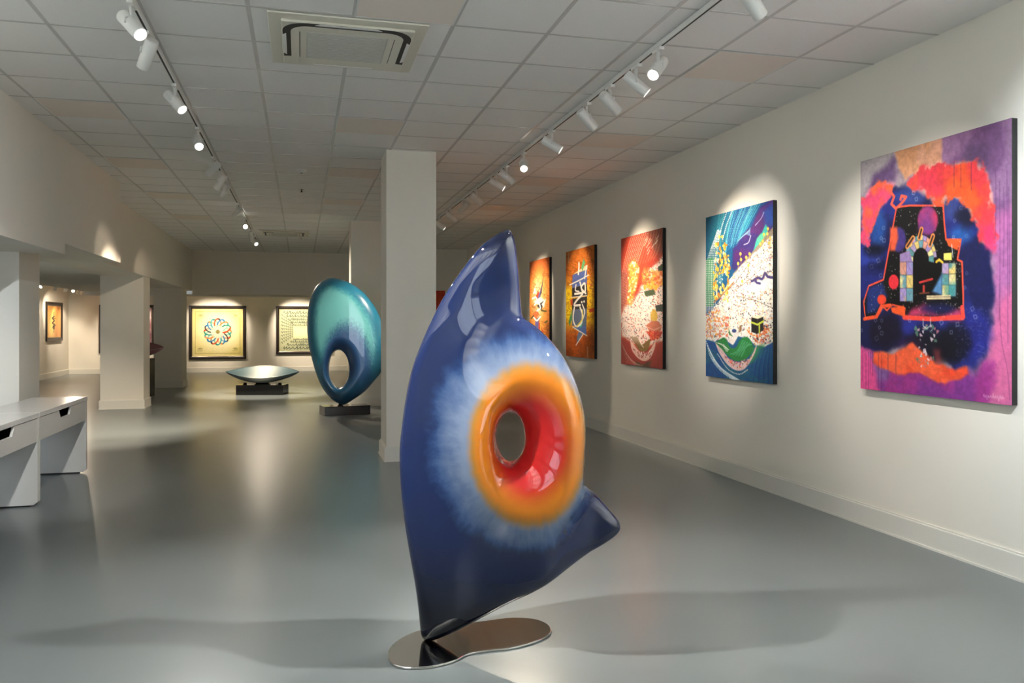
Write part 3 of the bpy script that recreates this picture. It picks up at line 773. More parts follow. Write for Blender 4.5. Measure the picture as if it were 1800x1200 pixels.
def art_burst():
    a = Art(90, 260, [(931, 460), (966, 453), (966, 612), (931, 606)], (216, 116, 50), 140)
    rg = np.random.default_rng(11)
    a.ell(948, 530, 16, 62, (244, 166, 78), 1, 12); a.ell(946, 520, 8, 34, (250, 224, 170), .9, 7)
    a.poly([(925, 450), (975, 445), (975, 470), (925, 480)], (200, 92, 44), .6, 10)
    scribbles(a, 70, (932, 460, 965, 600), (160, 84, 36), rg, 5)
    cols = [(110, 100, 160), (240, 238, 230), (206, 76, 50), (236, 200, 80), (60, 56, 60), (250, 248, 240), (100, 150, 110), (226, 120, 70)]
    for p, c in [([(941, 520), (946, 507), (950, 516), (946, 522)], 2), ([(945, 520), (955, 492), (949, 522)], 0), ([(949, 518), (957, 474), (952, 512)], 4), ([(938, 525), (950, 518), (958, 524), (946, 530)], 1), ([(944, 532), (956, 524), (952, 540)], 4), ([(936, 545), (944, 538), (948, 546), (940, 556)], 7),
                 ([(941, 555), (948, 550), (946, 580), (941, 570)], 0), ([(947, 556), (955, 575), (946, 590)], 2), ([(949, 556), (954, 585), (951, 592)], 3), ([(937, 512), (941, 500), (943, 512)], 1), ([(952, 530), (960, 520), (956, 536)], 1), ([(944, 590), (952, 586), (953, 604)], 0)]:
        a.poly(p, cols[c])
    for p in [[(940, 530), (946, 526), (950, 536), (944, 540)], [(938, 550), (944, 556), (950, 550)], [(936, 520), (942, 518), (946, 526)]]:
        a.line(curve(p, 12), (250, 250, 244), 2)
    for p in [[(952, 540), (960, 542)], [(934, 552), (938, 548)], [(958, 560), (962, 558)]]:
        a.line(p, (100, 90, 50), 2)
    return a

def art_flower():
    a = Art(170, 165, [(0, 0), (100, 0), (100, 97), (0, 97)], (206, 192, 118), 170); a.grain = .04
    rg = np.random.default_rng(12)
    a.mix(sstep(.35, .8, a.n(4)) * .4, (226, 214, 160))
    a.ell(50, 48, 42, 40, (234, 226, 184), .85, 14)
    q = [(6, 6), (94, 6), (94, 91), (6, 91), (6, 6)]
    a.line(q, (120, 110, 60), .8, .8)
    cols = [(40, 150, 160), (200, 66, 36), (46, 110, 170), (216, 120, 50), (34, 130, 110), (60, 50, 50), (40, 120, 170)]
    n = 16
    for k in range(n):
        th = 2 * math.pi * k / n
        t = np.linspace(0, 2 * np.pi, 40)
        rr = 15 + 11.5 * np.cos(t); ww = 6.6 * np.sin(t)
        X = 50 + rr * math.cos(th) - ww * math.sin(th); Y = 47 + rr * math.sin(th) + ww * math.cos(th)
        a.poly(np.c_[X, Y], (240, 234, 204), .5)
        a.line(np.c_[X, Y], (110, 120, 110), .6, .55)
        seg = np.c_[X, Y][:14]; a.line(seg, cols[k % 7], 3.2)
        seg = np.c_[X, Y][-12:]; a.line(seg, cols[(k + 3) % 7], 2.4)
    a.poly([(50, 42.5), (54.5, 47), (50, 51.5), (45.5, 47)], (124, 110, 50)); a.line([(47, 47), (53, 47)], (200, 190, 120), .6)
    for (x, y) in [(16, 14), (15, 82), (84, 82), (84, 14)]:
        for k in range(4):
            a.line(curve([(x - 4 + 2 * k, y + rg.normal()), (x - 2 + 2 * k, y - 2), (x + 2 * k - 1, y + 2)], 8), (70, 70, 40), .6, .8)
        a.line([(x - 5, y + 4), (x + 4, y + 4)], (70, 70, 40), .5, .7)
    return a

def art_script():
    a = Art(170, 150, [(0, 0), (100, 0), (100, 86), (0, 86)], (168, 172, 140), 190); a.grain = .04
    rg = np.random.default_rng(13)
    a.mix(sstep(.3, .8, a.n(4)) * .4, (196, 196, 150))
    a.poly([(28, 38), (72, 38), (72, 58), (28, 58)], (232, 226, 170), 1, 7)
    def word(x0, y, x1, s, sh=0.0):
        x = x0
        while x < x1:
            w = s * (1.2 + rg.random() * 1.6)
            a.line(curve([(x, y), (x + w * .3, y - s * (.4 + rg.random())), (x + w * .6, y + s * .4), (x + w, y)], 10), (34, 44, 40), .35 * s, .9)
            if rg.random() < .5: a.line([(x + w * .5, y), (x + w * .5 + sh, y - s * 1.6)], (34, 44, 40), .35 * s, .9)
            if rg.random() < .5: a.dot(x + w * .4, y + s * .9, .22 * s, (34, 44, 40))
            x += w
    for y, s, m_ in [(8, 2.6, 8), (15, 2.6, 13), (21.5, 2.2, 18), (27.5, 2.0, 23), (33, 1.6, 27)]:
        word(m_, y, 100 - m_, s)
    for y, s, m_ in [(62, 1.6, 27), (67, 2.0, 22), (73, 2.4, 15), (80, 2.8, 8)]:
        word(m_, y, 100 - m_, s)
    for side in (0, 1):
        for k in range(6):
            for j in range(9):
                t = .06 + .9 * j / 9
                x = 4 + 4 * k; y = 8 + 3.4 * k + (70 - 6.6 * k) * t
                if side: x = 100 - x
                a.line(curve([(x, y), (x + 1.6, y - 1.6), (x + 2.6, y + 1.6)], 6), (34, 44, 40), .8, .85)
    return a

def art_glyph():
    a = Art(80, 60, [(0, 0), (28, 0), (28, 20), (0, 20)], (226, 160, 84), 210)
    a = Art(70, 100, [(0, 0), (28, 0), (28, 66), (0, 66)], (222, 152, 82), 210)
    a.ell(9, 36, 9, 30, (250, 214, 120), .9, 7); a.poly([(16, 0), (22, 0), (21, 66), (17, 66)], (206, 128, 64), .5, 3)
    D = (60, 40, 26)
    a.line(curve([(15, 22), (11, 26), (15, 31), (11, 36), (16, 40), (12, 45), (15, 48)], 24), D, 1.8)
    for p in [[(14, 14), (14, 20)], [(14, 50), (14, 56)], [(12, 27), (17, 26)], [(12, 42), (17, 41)]]:
        a.line(p, D, 1.0)
    a.dot(13, 33, 1.2, D); a.dot(15, 44, 1.2, D)
    return a

def art_plum():
    a = Art(110, 110, [(0, 0), (100, 0), (100, 100), (0, 100)], (150, 116, 120), 230)
    a.mix(sstep(.3, .7, a.n(6)) * .6, (196, 184, 184)); a.mix(sstep(.45, .7, a.n(14)) * .6, (112, 62, 76))
    a.poly([(0, 62), (100, 55), (100, 100), (0, 100)], (92, 56, 78), .75, 12, 6)
    return a

def art_scarlet():
    a = Art(70, 90, [(0, 0), (100, 0), (100, 130), (0, 130)], (196, 56, 34), 250)
    a.mix(sstep(.35, .7, a.n(5)) * .6, (214, 92, 44)); a.ell(55, 70, 26, 40, (236, 150, 70), .7, 14)
    return a

hung_canvas(art_plan(), 3.734, 5.014, 0.978, 2.592, 'large purple and orange canvas with a glowing building plan, nearest on the right wall')
hung_canvas(art_blue(), 6.131, 7.313, 0.928, 2.487, 'blue canvas of a speckled white crowd with a black box, on the right wall')
hung_canvas(art_red(), 8.308, 9.516, 0.944, 2.503, 'red canvas of a speckled crowd with a golden dome, on the right wall')
hung_canvas(art_letters(), 10.475, 11.709, 0.966, 2.525, 'orange and yellow canvas with white flowing letters on blue blocks')
hung_canvas(art_burst(), 12.554, 13.736, 0.966, 2.525, 'orange canvas with a pale burst of shards, farthest on the right wall')

# red canvas on the end wall
t = empty('canvas_painting', (2.78, 19.55, .72))
MB().box(-.58, -.040, 0, .58, -.002, 1.54).build('canvas_edge', M_black, t, bevel=.002)
canvas_mesh('picture', art_scarlet(), 1.16, 1.54, M_art, t, (-.58, -.042, 0), (0, 0, 0))
tag(t, 'plain scarlet canvas on the end wall, mostly hidden between pillar and tall blue sculpture', 'painting')

def framed(art, w, h, loc, rz, label, fw=.085):
    """framed picture, facing local -y, hung at loc (bottom centre)"""
    t = empty('framed_print', loc, rz)
    f = MB()
    P = [(-w / 2, 0), (w / 2, 0), (w / 2, h), (-w / 2, h)]
    def ring(o0, y0, o1, y1):
        A = [(-w / 2 + o0, o0), (w / 2 - o0, o0), (w / 2 - o0, h - o0), (-w / 2 + o0, h - o0)]
        B = [(-w / 2 + o1, o1), (w / 2 - o1, o1), (w / 2 - o1, h - o1), (-w / 2 + o1, h - o1)]
        vs = [(a_[0], y0, a_[1]) for a_ in A] + [(b_[0], y1, b_[1]) for b_ in B]
        return vs, [(i, (i + 1) % 4, 4 + (i + 1) % 4, 4 + i) for i in range(4)]
    for (o0, y0, o1, y1) in [(0, -.002, 0, -.035), (0, -.035, .012, -.045), (.012, -.045, fw * .7, -.040), (fw * .7, -.040, fw, -.022), (fw, -.022, fw, -.002)]:
        f.add(*ring(o0, y0, o1, y1))
    f.build('frame', M_frame, t)
    l = MB()
    for (o0, y0, o1, y1) in [(fw, -.020, fw + .004, -.024), (fw + .004, -.024, fw + .014, -.018), (fw + .014, -.018, fw + .014, -.006)]:
        l.add(*ring(o0, y0, o1, y1))
    l.build('inner_lip', M_lip, t)
    i = fw + .012
    canvas_mesh('picture', art, w - 2 * i, h - 2 * i, M_print, t, (-w / 2 + i, -.010, i), (0, 0, 0))
    tag(t, label, 'picture')
    return t
framed(art_flower(), 1.64, 1.62, (-2.455, YF, .392), 0, 'black framed cream print of a looping coloured flower, on the far wall')
framed(art_script(), 1.72, 1.49, (.10, YF, .522), 0, 'black framed greenish print filled with rows of script, behind the teal sculpture')
framed(art_plum(), 1.50, 1.42, (-4.985, YF, .602), 0, 'dark framed mottled plum print, partly hidden behind the middle pillar', .075)
framed(art_glyph(), 1.48, 1.06, (XL, 24.68, .992), R(90), 'dark framed amber print with a small dark glyph, on the left wall', .09)

# ------------------------------------------------------------------ pierced sculptures
def key_interp(keys, n):
    """closed outline: keys = (degrees, x, y); returns n points evenly spaced in degrees"""
    k = np.array(keys, float)
    k = k[np.argsort(k[:, 0])]
    ang = np.arange(n) * 360.0 / n
    A = np.r_[k[-1, 0] - 360, k[:, 0], k[0, 0] + 360]
    P = np.vstack([k[-1, 1:], k[:, 1:], k[0, 1:]])
    # monotone-ish smooth interpolation (Catmull-Rom tangents, limited)
    A2 = np.r_[k[-2, 0] - 360, A, k[1, 0] + 360]
    P2 = np.vstack([k[-2, 1:], P, k[1, 1:]])
    out = np.zeros((n, 2))
    i = np.clip(np.searchsorted(A, ang, side='right') - 1, 0, len(A) - 2)
    h = (A[i + 1] - A[i])[:, None]
    t = ((ang - A[i])[:, None]) / h
    sec = np.diff(P2, axis=0) / np.diff(A2)[:, None]
    def tang(j):
        s0, s1 = sec[j], sec[j + 1]
        m_ = np.where(s0 * s1 > 0, 2 * s0 * s1 / (s0 + s1 + 1e-12), 0.0)
        return .5 * m_ + .25 * (s0 + s1)
    m0, m1 = tang(i), tang(i + 1)
    p0, p1 = P[i], P[i + 1]
    out = (2 * t**3 - 3 * t**2 + 1) * p0 + (t**3 - 2 * t**2 + t) * h * m0 + (-2 * t**3 + 3 * t**2) * p1 + (t**3 - t**2) * h * m1
    return ang, out

def pierced_mesh(name, inner, outer, depth, N, K, unit, origin, smooth=0):
    """shell between a hole and an outline. depth(x, y, d_in, d_out, ang) -> (mid, half) with forward positive.
    Coordinates are in drawing units; unit converts to metres."""
    ang, O = key_interp(outer, N)
    a = np.radians(ang)
    I = np.c_[inner[0] + inner[2] * np.cos(a), inner[1] - inner[3] * np.sin(a)]
    u = np.linspace(0, 1, K)
    s = .5 - .5 * np.cos(np.pi * u)
    s = .6 * s + .4 * u
    L = np.hypot(*(O - I).T)
    X = I[None, :, 0] * (1 - s[:, None]) + O[None, :, 0] * s[:, None]
    Y = I[None, :, 1] * (1 - s[:, None]) + O[None, :, 1] * s[:, None]
    d_in = s[:, None] * L[None, :]
    # true distance to the outline
    d_out = np.full(X.shape, 1e9)
    for i in range(N):
        p, q = O[i], O[(i + 1) % N]
        e = q - p; LL = max(e @ e, 1e-9)
        t = np.clip(((X - p[0]) * e[0] + (Y - p[1]) * e[1]) / LL, 0, 1)
        d_out = np.minimum(d_out, np.hypot(X - p[0] - t * e[0], Y - p[1] - t * e[1]))
    mid, half = depth(X, Y, d_in, d_out, np.broadcast_to(a[None, :], X.shape))
    wgt = sstep(930, 1010, X) * sstep(858, 905, Y)      # soften only where the horn leaves the ring
    for _ in range(smooth):
        for D_ in (mid, half):
            s_ = D_.copy()
            s_[1:-1] = (D_[1:-1] * 2 + D_[:-2] + D_[2:] + 2 * np.roll(D_, 1, 1)[1:-1] + 2 * np.roll(D_, -1, 1)[1:-1]) / 8
            D_[2:-3] += (s_ - D_)[2:-3] * wgt[2:-3]
    half[0] = 0; half[-1] = 0
    front, back = mid + half, mid - half
    V = []
    def put(D):
        return np.stack([(X - origin[0]) * unit, -D * unit, -(Y - origin[1]) * unit], -1)
    VF, VB = put(front), put(back)[1:-1]
    idF = np.arange(K * N).reshape(K, N)
    idB = np.vstack([idF[:1], K * N + np.arange((K - 2) * N).reshape(K - 2, N), idF[-1:]])
    def quads(idx, flip):
        q = np.stack([idx[:-1], np.roll(idx[:-1], -1, 1), np.roll(idx[1:], -1, 1), idx[1:]], -1).reshape(-1, 4)
        return q[:, ::-1] if flip else q
    F = np.vstack([quads(idF, True), quads(idB, False)])
    V = np.vstack([VF.reshape(-1, 3), VB.reshape(-1, 3)])
    me = bpy.data.meshes.new(name)
    me.from_pydata(V.tolist(), [], F.tolist())
    me.polygons.foreach_set('use_smooth', [True] * len(F))
    full = lambda Z: np.r_[Z.reshape(-1), Z[1:-1].reshape(-1)]
    return me, full(X), full(Y), full(d_out), full(d_in)

def set_attr(me, name, vals):
    at = me.attributes.new(name, 'FLOAT', 'POINT')
    at.data.foreach_set('value', np.asarray(vals, np.float32))

# ---- tall blue sculpture in the foreground
OUT1 = [(0, 1027, 768), (10, 1027, 745), (25, 1021, 705), (40, 1003, 652), (55, 975, 607), (70, 943, 575), (79, 926, 563), (83, 918, 555), (87, 914, 520), (92, 910, 470), (96, 905, 428), (99, 899, 412), (102, 892, 407), (105, 882, 411),
        (110, 850, 432), (116, 815, 473), (124, 778, 525), (135, 745, 588), (150, 718, 660), (165, 704, 738), (180, 698, 800), (192, 700, 860), (203, 707, 925), (213, 717, 985), (222, 727, 1040), (230, 733, 1085), (236, 736, 1115), (240, 739, 1127), (244, 748, 1133), (249, 762, 1130),
        (254, 785, 1119), (262, 830, 1094), (274, 890, 1061), (284, 938, 1039), (294, 990, 1010), (304, 1036, 985), (313, 1075, 962), (318, 1091, 949), (321.5, 1096, 940), (325, 1095, 930), (329, 1088, 919), (334, 1074, 903), (339, 1054, 880), (344, 1034, 860), (348, 1026, 848), (353, 1026, 815)]
def depth1(X, Y, d_in, d_out, a):
    q = np.hypot((X - 930) / 98, (Y - 772) / 131)
    ringm = np.exp(-(np.maximum(q - .80, 0) / .55) ** 2)
    # distance from hole lip to the crest of the ring, by direction
    ca, sa = np.cos(a), np.sin(a)
    rin = 40 + 34 * ca + 16 * np.abs(sa)
    rin = np.maximum(rin, 14)
    pin = np.sqrt(np.clip(1 - (1 - np.clip(d_in / rin, 0, 1)) ** 2, 0, 1))
    rout = 20 + 14 * sstep(640, 860, Y) + 8 * ringm + 22 * sstep(590, 540, Y)
    pout = np.sqrt(np.clip(1 - (1 - np.clip(d_out / rout, 0, 1)) ** 2, 0, 1))
    half = (26 + 42 * ringm - 6 * sstep(590, 500, Y)) * np.minimum(pin, 1) * pout
    mid = 14 * ringm
    # the lower right horn starts behind the ring
    horn = sstep(980, 1045, X) * sstep(838, 905, Y)
    horn = np.maximum(horn, sstep(.99, 1.42, q) * sstep(950, 1050, X) * sstep(815, 885, Y))
    mid = mid - 46 * horn
    half = half * (1 - .35 * horn)
    # body bows back gently towards the left edge and the tips
    mid = mid - 34 * sstep(860, 690, X) ** 1.3 + 26 * sstep(600, 400, Y)
    return mid, half

zc1 = 3.626
M_sc = bpy.data.materials.new('airbrushed_lacquer')
M_sc.use_nodes = True
def sculpture_material(m):
    nt = m.node_tree
    N, Lk = nt.nodes, nt.links
    b = N['Principled BSDF']
    b.inputs['Roughness'].default_value = 0.32
    b.inputs['Specular IOR Level'].default_value = 0.0
    b.inputs['Coat Weight'].default_value = 1.0
    b.inputs['Coat Roughness'].default_value = 0.015
    def attr(n):
        x_ = N.new('ShaderNodeAttribute'); x_.attribute_name = n; return x_.outputs['Fac']
    def math_(op, a_, b_=None):
        x_ = N.new('ShaderNodeMath'); x_.operation = op
        for i_, v_ in enumerate((a_, b_)):
            if v_ is None: continue
            if isinstance(v_, (int, float)): x_.inputs[i_].default_value = v_
            else: Lk.new(v_, x_.inputs[i_])
        return x_.outputs[0]
    def rng_(v_, a_, b_, c_=0.0, d_=1.0):
        x_ = N.new('ShaderNodeMapRange'); x_.interpolation_type = 'SMOOTHSTEP'
        Lk.new(v_, x_.inputs['Value'])
        for n_, w_ in zip(('From Min', 'From Max', 'To Min', 'To Max'), (a_, b_, c_, d_)): x_.inputs[n_].default_value = w_
        return x_.outputs['Result']
    def mixc(f_, A_, B_):
        x_ = N.new('ShaderNodeMix'); x_.data_type = 'RGBA'
        Lk.new(f_, x_.inputs['Factor'])
        for n_, v_ in (('A', A_), ('B', B_)):
            if isinstance(v_, tuple): x_.inputs[n_].default_value = v_
            else: Lk.new(v_, x_.inputs[n_])
        return x_.outputs['Result']
    q, h, dk, cx_, sy_ = attr('ring'), attr('halo'), attr('deep'), attr('dir_x'), attr('dir_y')
    comb = N.new('ShaderNodeCombineXYZ')
    for i_, v_ in enumerate((math_('MULTIPLY', cx_, 9.0), math_('MULTIPLY', sy_, 9.0), math_('MULTIPLY', q, 2.2))): Lk.new(v_, comb.inputs[i_])
    n1 = N.new('ShaderNodeTexNoise'); n1.inputs['Scale'].default_value = 1.0; n1.inputs['Detail'].default_value = 5; n1.inputs['Roughness'].default_value = .65
    Lk.new(comb.outputs[0], n1.inputs['Vector'])
    tc = N.new('ShaderNodeTexCoord')
    n2 = N.new('ShaderNodeTexNoise'); n2.inputs['Scale'].default_value = 9; n2.inputs['Detail'].default_value = 4
    Lk.new(tc.outputs['Object'], n2.inputs['Vector'])
    st = math_('SUBTRACT', n1.outputs['Fac'], .5)
    cl = math_('SUBTRACT', n2.outputs['Fac'], .5)
    q2 = math_('ADD', q, math_('MULTIPLY', st, .12))
    h2 = math_('ADD', math_('ADD', h, math_('MULTIPLY', st, .5)), math_('MULTIPLY', cl, .5))
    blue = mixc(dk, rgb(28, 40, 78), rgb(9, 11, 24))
    c = mixc(rng_(h2, 1.0, .62, 0, .55), blue, rgb(56, 88, 134))
    c = mixc(rng_(h2, .85, .02, 0, .85), c, rgb(116, 130, 152))
    c = mixc(rng_(q2, 1.13, .97), c, rgb(150, 112, 54))
    c = mixc(rng_(q2, 1.03, .86), c, rgb(196, 114, 26))
    c = mixc(rng_(math_('ADD', q, math_('MULTIPLY', cl, .12)), .86, .50), c, rgb(170, 30, 30))
    Lk.new(c, b.inputs['Base Color'])
sculpture_material(M_sc)

base1 = empty('pierced_sculpture', (0.525, 3.604, 0), -YAW)
tag(base1, 'tall glossy blue horned sculpture with an orange and red eye-like hole, on a steel plate', 'sculpture')
me1, X1, Y1, D1, I1 = pierced_mesh('body', (897.5, 766, 24.0, 42.5), OUT1, depth1, 400, 96, zc1 / 1435, (745, 1133), 10)
q = np.hypot((X1 - 930) / 98, (Y1 - 772) / 131)
ph = np.arctan2(-(Y1 - 772) / 131, (X1 - 930) / 98)
cw, sw = np.cos(ph), np.sin(ph)
wl = .92 * np.maximum(-cw, 0) ** 2 + .30 * np.maximum(cw, 0) ** 2 + np.where(sw > 0, .50, .58) * sw ** 2
hal = (q - 1) / wl + .12 * np.maximum(-sw, 0)
hal = np.maximum(hal, .9 * sstep(-1, -.2, -q) * 0)
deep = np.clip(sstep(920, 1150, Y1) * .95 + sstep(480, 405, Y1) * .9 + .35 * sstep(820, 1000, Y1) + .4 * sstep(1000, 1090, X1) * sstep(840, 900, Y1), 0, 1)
for n_, v_ in (('ring', q), ('halo', hal), ('deep', deep), ('dir_x', cw), ('dir_y', sw)):
    set_attr(me1, n_, v_)
me1.materials.append(M_sc)
b1 = bpy.data.objects.new('body', me1); COL.objects.link(b1)
b1.parent = base1; b1.location = (0, 0, .011)
# steel foot plate with a wavy outline, in world metres about the contact point
PL = curve([(0.356, 3.50), (0.372, 3.60), (0.43, 3.70), (0.53, 3.785), (0.68, 3.815), (0.84, 3.825), (0.985, 3.835), (1.09, 3.79), (1.132, 3.70), (1.11, 3.60), (1.02, 3.525), (0.90, 3.482), (0.79, 3.478), (0.70, 3.465), (0.62, 3.405), (0.52, 3.375), (0.42, 3.39), (0.37, 3.435), (0.356, 3.50)], 150)[:-1]
ca, sa = math.cos(YAW), math.sin(YAW)
pl = [((p[0] - .525) * ca - (p[1] - 3.604) * sa, (p[0] - .525) * sa + (p[1] - 3.604) * ca) for p in PL]
MB().prism(pl, 'z', 0, .012).build('foot_plate', M_chrome, base1, bevel=.004)['label'] = 'polished steel plate'

# ---- teal sculpture
OUT2 = [(0, 677, 640), (15, 680, 610), (30, 674, 575), (45, 662, 545), (58, 643, 518), (70, 621, 501), (82, 600, 492), (90, 585, 489.5), (100, 572, 492.5), (112, 557, 504), (125, 547, 522), (140, 541, 548), (155, 539.5, 580), (170, 543, 610), (185, 549, 635), (200, 558, 663), (215, 570, 687), (230, 584, 703), (245, 597, 711), (256, 606, 713), (268, 621, 705), (285, 642, 690), (303, 658, 672), (330, 671, 655)]
def depth2(X, Y, d_in, d_out, a):
    rin = np.maximum(15 + 11 * np.cos(a) + 8 * np.maximum(np.sin(a), 0), 7)
    pin = np.sqrt(np.clip(1 - (1 - np.clip(d_in / rin, 0, 1)) ** 2, 0, 1))
    pout = np.sqrt(np.clip(1 - (1 - np.clip(d_out / 26, 0, 1)) ** 2, 0, 1))
    half = 17 * pin ** .8 * pout
    mid = -8 * ((X - 610) / 70) ** 2 + 0 * Y
    return mid, half
zc2 = 12.95
t2 = empty('pierced_sculpture', (0.60, 13.24, 0), -YAW)
tag(t2, 'teal egg-shaped sculpture with an oval hole, on a low black plinth beside the pillar', 'sculpture')
me2, X2, Y2, D2, I2 = pierced_mesh('body', (597, 650, 18.5, 33), OUT2, depth2, 220, 64, zc2 / 1435, (600, 714.5))
c = np.zeros((len(X2), 3)); c[:] = (124, 216, 222)
def mixn(f, col):
    global c
    f = np.clip(f, 0, 1)[:, None]; c = c * (1 - f) + np.array(col, float) * f
nz = rng.random(len(X2))
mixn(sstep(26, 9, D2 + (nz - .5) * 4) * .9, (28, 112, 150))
mixn(sstep(600, 690, Y2 + 12 * (nz - .5)) * sstep(-30, 40, 575 - X2 + 60 + 0 * X2), (36, 134, 160))
qa = np.hypot((X2 - 614) / 44, (Y2 - 656) / 84)
mixn(sstep(1.18, .80, qa + (nz - .5) * .12), (40, 88, 146))
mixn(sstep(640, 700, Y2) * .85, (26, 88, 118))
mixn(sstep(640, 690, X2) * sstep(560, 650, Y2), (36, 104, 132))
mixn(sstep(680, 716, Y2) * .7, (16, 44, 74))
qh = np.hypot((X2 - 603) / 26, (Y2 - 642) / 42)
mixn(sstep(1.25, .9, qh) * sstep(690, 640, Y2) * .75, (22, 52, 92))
ca2 = me2.color_attributes.new('paint', 'FLOAT_COLOR', 'POINT')
c4 = np.ones((len(X2), 4), np.float32); c4[:, :3] = lin(np.clip(c, 0, 255))
ca2.data.foreach_set('color', c4.reshape(-1))
me2.materials.append(paint_material('teal_lacquer', .3, coat=1.0))
me2.materials[0].node_tree.nodes['Principled BSDF'].inputs['Coat Roughness'].default_value = .02
b2 = bpy.data.objects.new('body', me2); COL.objects.link(b2)
b2.parent = t2; b2.location = (0, 0, .150)
pz = .145
pt = [(-.225, -.045), (.435, .225), (.31, .53), (-.37, .26)]
pt = [(-.21, -.17), (.455, .11), (.33, .40), (-.37, .14)]
MB().prism(pt, 'z', 0, pz).build('plinth', M_granite, t2, bevel=.004)['label'] = 'black stone plinth'
MB().lathe([(.05, pz), (.035, pz + .012), (.03, pz + .035)], 20).build('pin', M_granite, t2)

# ---- shallow boat-shaped dishes
def dish_mesh(L, W, zt, lean, sag, th):
    nu, nv = 81, 25
    V, F = [], []
    def sheet(off):
        P = []
        for i in range(nu):
            u = -1 + 2 * i / (nu - 1)
            A = max(1 - abs(u) ** 1.9, 0)
            for j in range(nv):
                v = -1 + 2 * j / (nv - 1)
                w = W * A ** .85
                P.append((u * L, v * w, zt + A * (lean * v - sag * (1 - v * v)) - off * A ** .6 * (1 - v * v) ** .7 - (.012 * A if off else 0)))
        return P
    T, B = sheet(0), sheet(th)
    n = nu * nv
    V = T + B
    for i in range(nu - 1):
        for j in range(nv - 1):
            k = i * nv + j
            F.append((k, k + nv, k + nv + 1, k + 1)); F.append((n + k, n + k + 1, n + k + nv + 1, n + k + nv))
        for j in (0, nv - 1):
            k = i * nv + j
            F.append((k, n + k, n + k + nv, k + nv) if j == 0 else (k, k + nv, n + k + nv, n + k))
    return MB().add(V, F, True)
M_silver = paint_material('silver_lacquer', .34)
M_silver.node_tree.nodes['Principled BSDF'].inputs['Metallic'].default_value = .3
M_under = mat('blue_grey_lacquer', rgb(96, 122, 130), 0.25, metal=0.6)
bo = empty('boat_sculpture', (-.78, 17.62, 0), -YAW)
tag(bo, 'low silver leaf-shaped dish sculpture on a black plinth, in front of the flower print', 'sculpture')
dish = dish_mesh(.765, .27, .47, .115, .10, .10).build('dish', M_silver, bo)
co_ = np.array([v.co[:] for v in dish.data.vertices])
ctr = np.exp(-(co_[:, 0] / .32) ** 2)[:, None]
dc = np.array([76, 96, 102.]) * (1 - ctr) + np.array([224, 226, 222.]) * ctr  # pale middle paints in the lamp highlight, ends are blue-grey
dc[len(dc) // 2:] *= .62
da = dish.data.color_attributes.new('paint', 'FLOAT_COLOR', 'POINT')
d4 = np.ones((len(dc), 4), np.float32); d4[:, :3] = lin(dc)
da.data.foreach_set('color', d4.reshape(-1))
MB().box(-.48, -.21, 0, .48, .21, .205).build('plinth', M_granite, bo, bevel=.004)
MB().lathe([(.17, .205), (.15, .22), (.12, .255)], 24).build('neck', M_granite, bo)
for sx in (-.36, .36):
    MB().lathe([(.035, .205), (.035, .235), (.02, .24)], 16, Matrix.Translation((sx, 0, 0))).build('stud', M_granite, bo)
po = empty('boat_sculpture', (-3.18, 17.72, 0), R(-12))
tag(po, 'plum boat-shaped sculpture on a tall black pedestal, half hidden behind the middle pillar', 'sculpture')
M_plum = mat('plum_lacquer', rgb(132, 84, 92), 0.2, spec=.5, coat=.6)
dish_mesh(.52, .22, .985, .10, .06, .12).build('dish', M_plum, po)
MB().box(-.26, -.20, 0, .26, .20, .76).build('pedestal', M_granite, po, bevel=.004)
MB().lathe([(.05, .76), (.04, .80), (.04, .86)], 20).build('neck', M_granite, po)

# ------------------------------------------------------------------ desks
def desk(y0, y1, label):
    """front faces +x at x = -2.014"""
    t = empty('desk', (-2.014, (y0 + y1) / 2, 0))
    hy = (y1 - y0) / 2
    dp = .47
    th = .036
    MB().box(-dp, -hy + .001, .70, .004, hy - .001, .738).build('desktop', M_desk, t, bevel=.002)
    for s_, nm in ((-1, 'side_panel'), (1, 'side_panel')):
        ya, yb = (-hy + .001, -hy + th) if s_ < 0 else (hy - th, hy - .001)
        MB().prism([(-dp, .012), (-.030, .012), (0, .035), (0, .70), (-dp, .70)], 'y', ya, yb).build(nm, M_desk, t, bevel=.0015)
        MB().box(-dp + .03, (ya + yb) / 2 - .012, 0, -.06, (ya + yb) / 2 + .012, .012).build('foot', M_dark, t)
    MB().box(-dp, -hy + th, .42, -dp + .018, hy - th, .70).build('back_panel', M_desk, t)
    # drawer front with a notch cut into its top edge
    n0, n1 = .10, -.13
    a0, a1 = -hy + th + .003, hy - th - .003
    z0, z1, zn = .512, .696, .628
    yc = (a0 + a1) / 2
    prof = [(a0, z0), (a1, z0), (a1, z1), (yc + .19, z1), (yc + .14, zn), (yc - .14, zn), (yc - .19, z1), (a0, z1)]
    d = MB().prism(prof, 'x', -.020, -.001).build('drawer', M_desk, t, bevel=.0015)
    db = MB()
    db.box(-.42, a0 + .02, z0 + .01, -.021, a0 + .035, z1 - .02).box(-.42, a1 - .035, z0 + .01, -.021, a1 - .02, z1 - .02)
    db.box(-.42, a0 + .02, z0 + .005, -.021, a1 - .02, z0 + .012)
    db.build('drawer_box', M_dark, d)
    tag(t, label, 'desk', 'white desks along the pillars')
    return t
desk(5.69, 7.195, 'white desk with a notched drawer, nearer one, cut off by the left edge')
desk(7.20, 8.70, 'white desk with a notched drawer, farther one, against the first pillar')

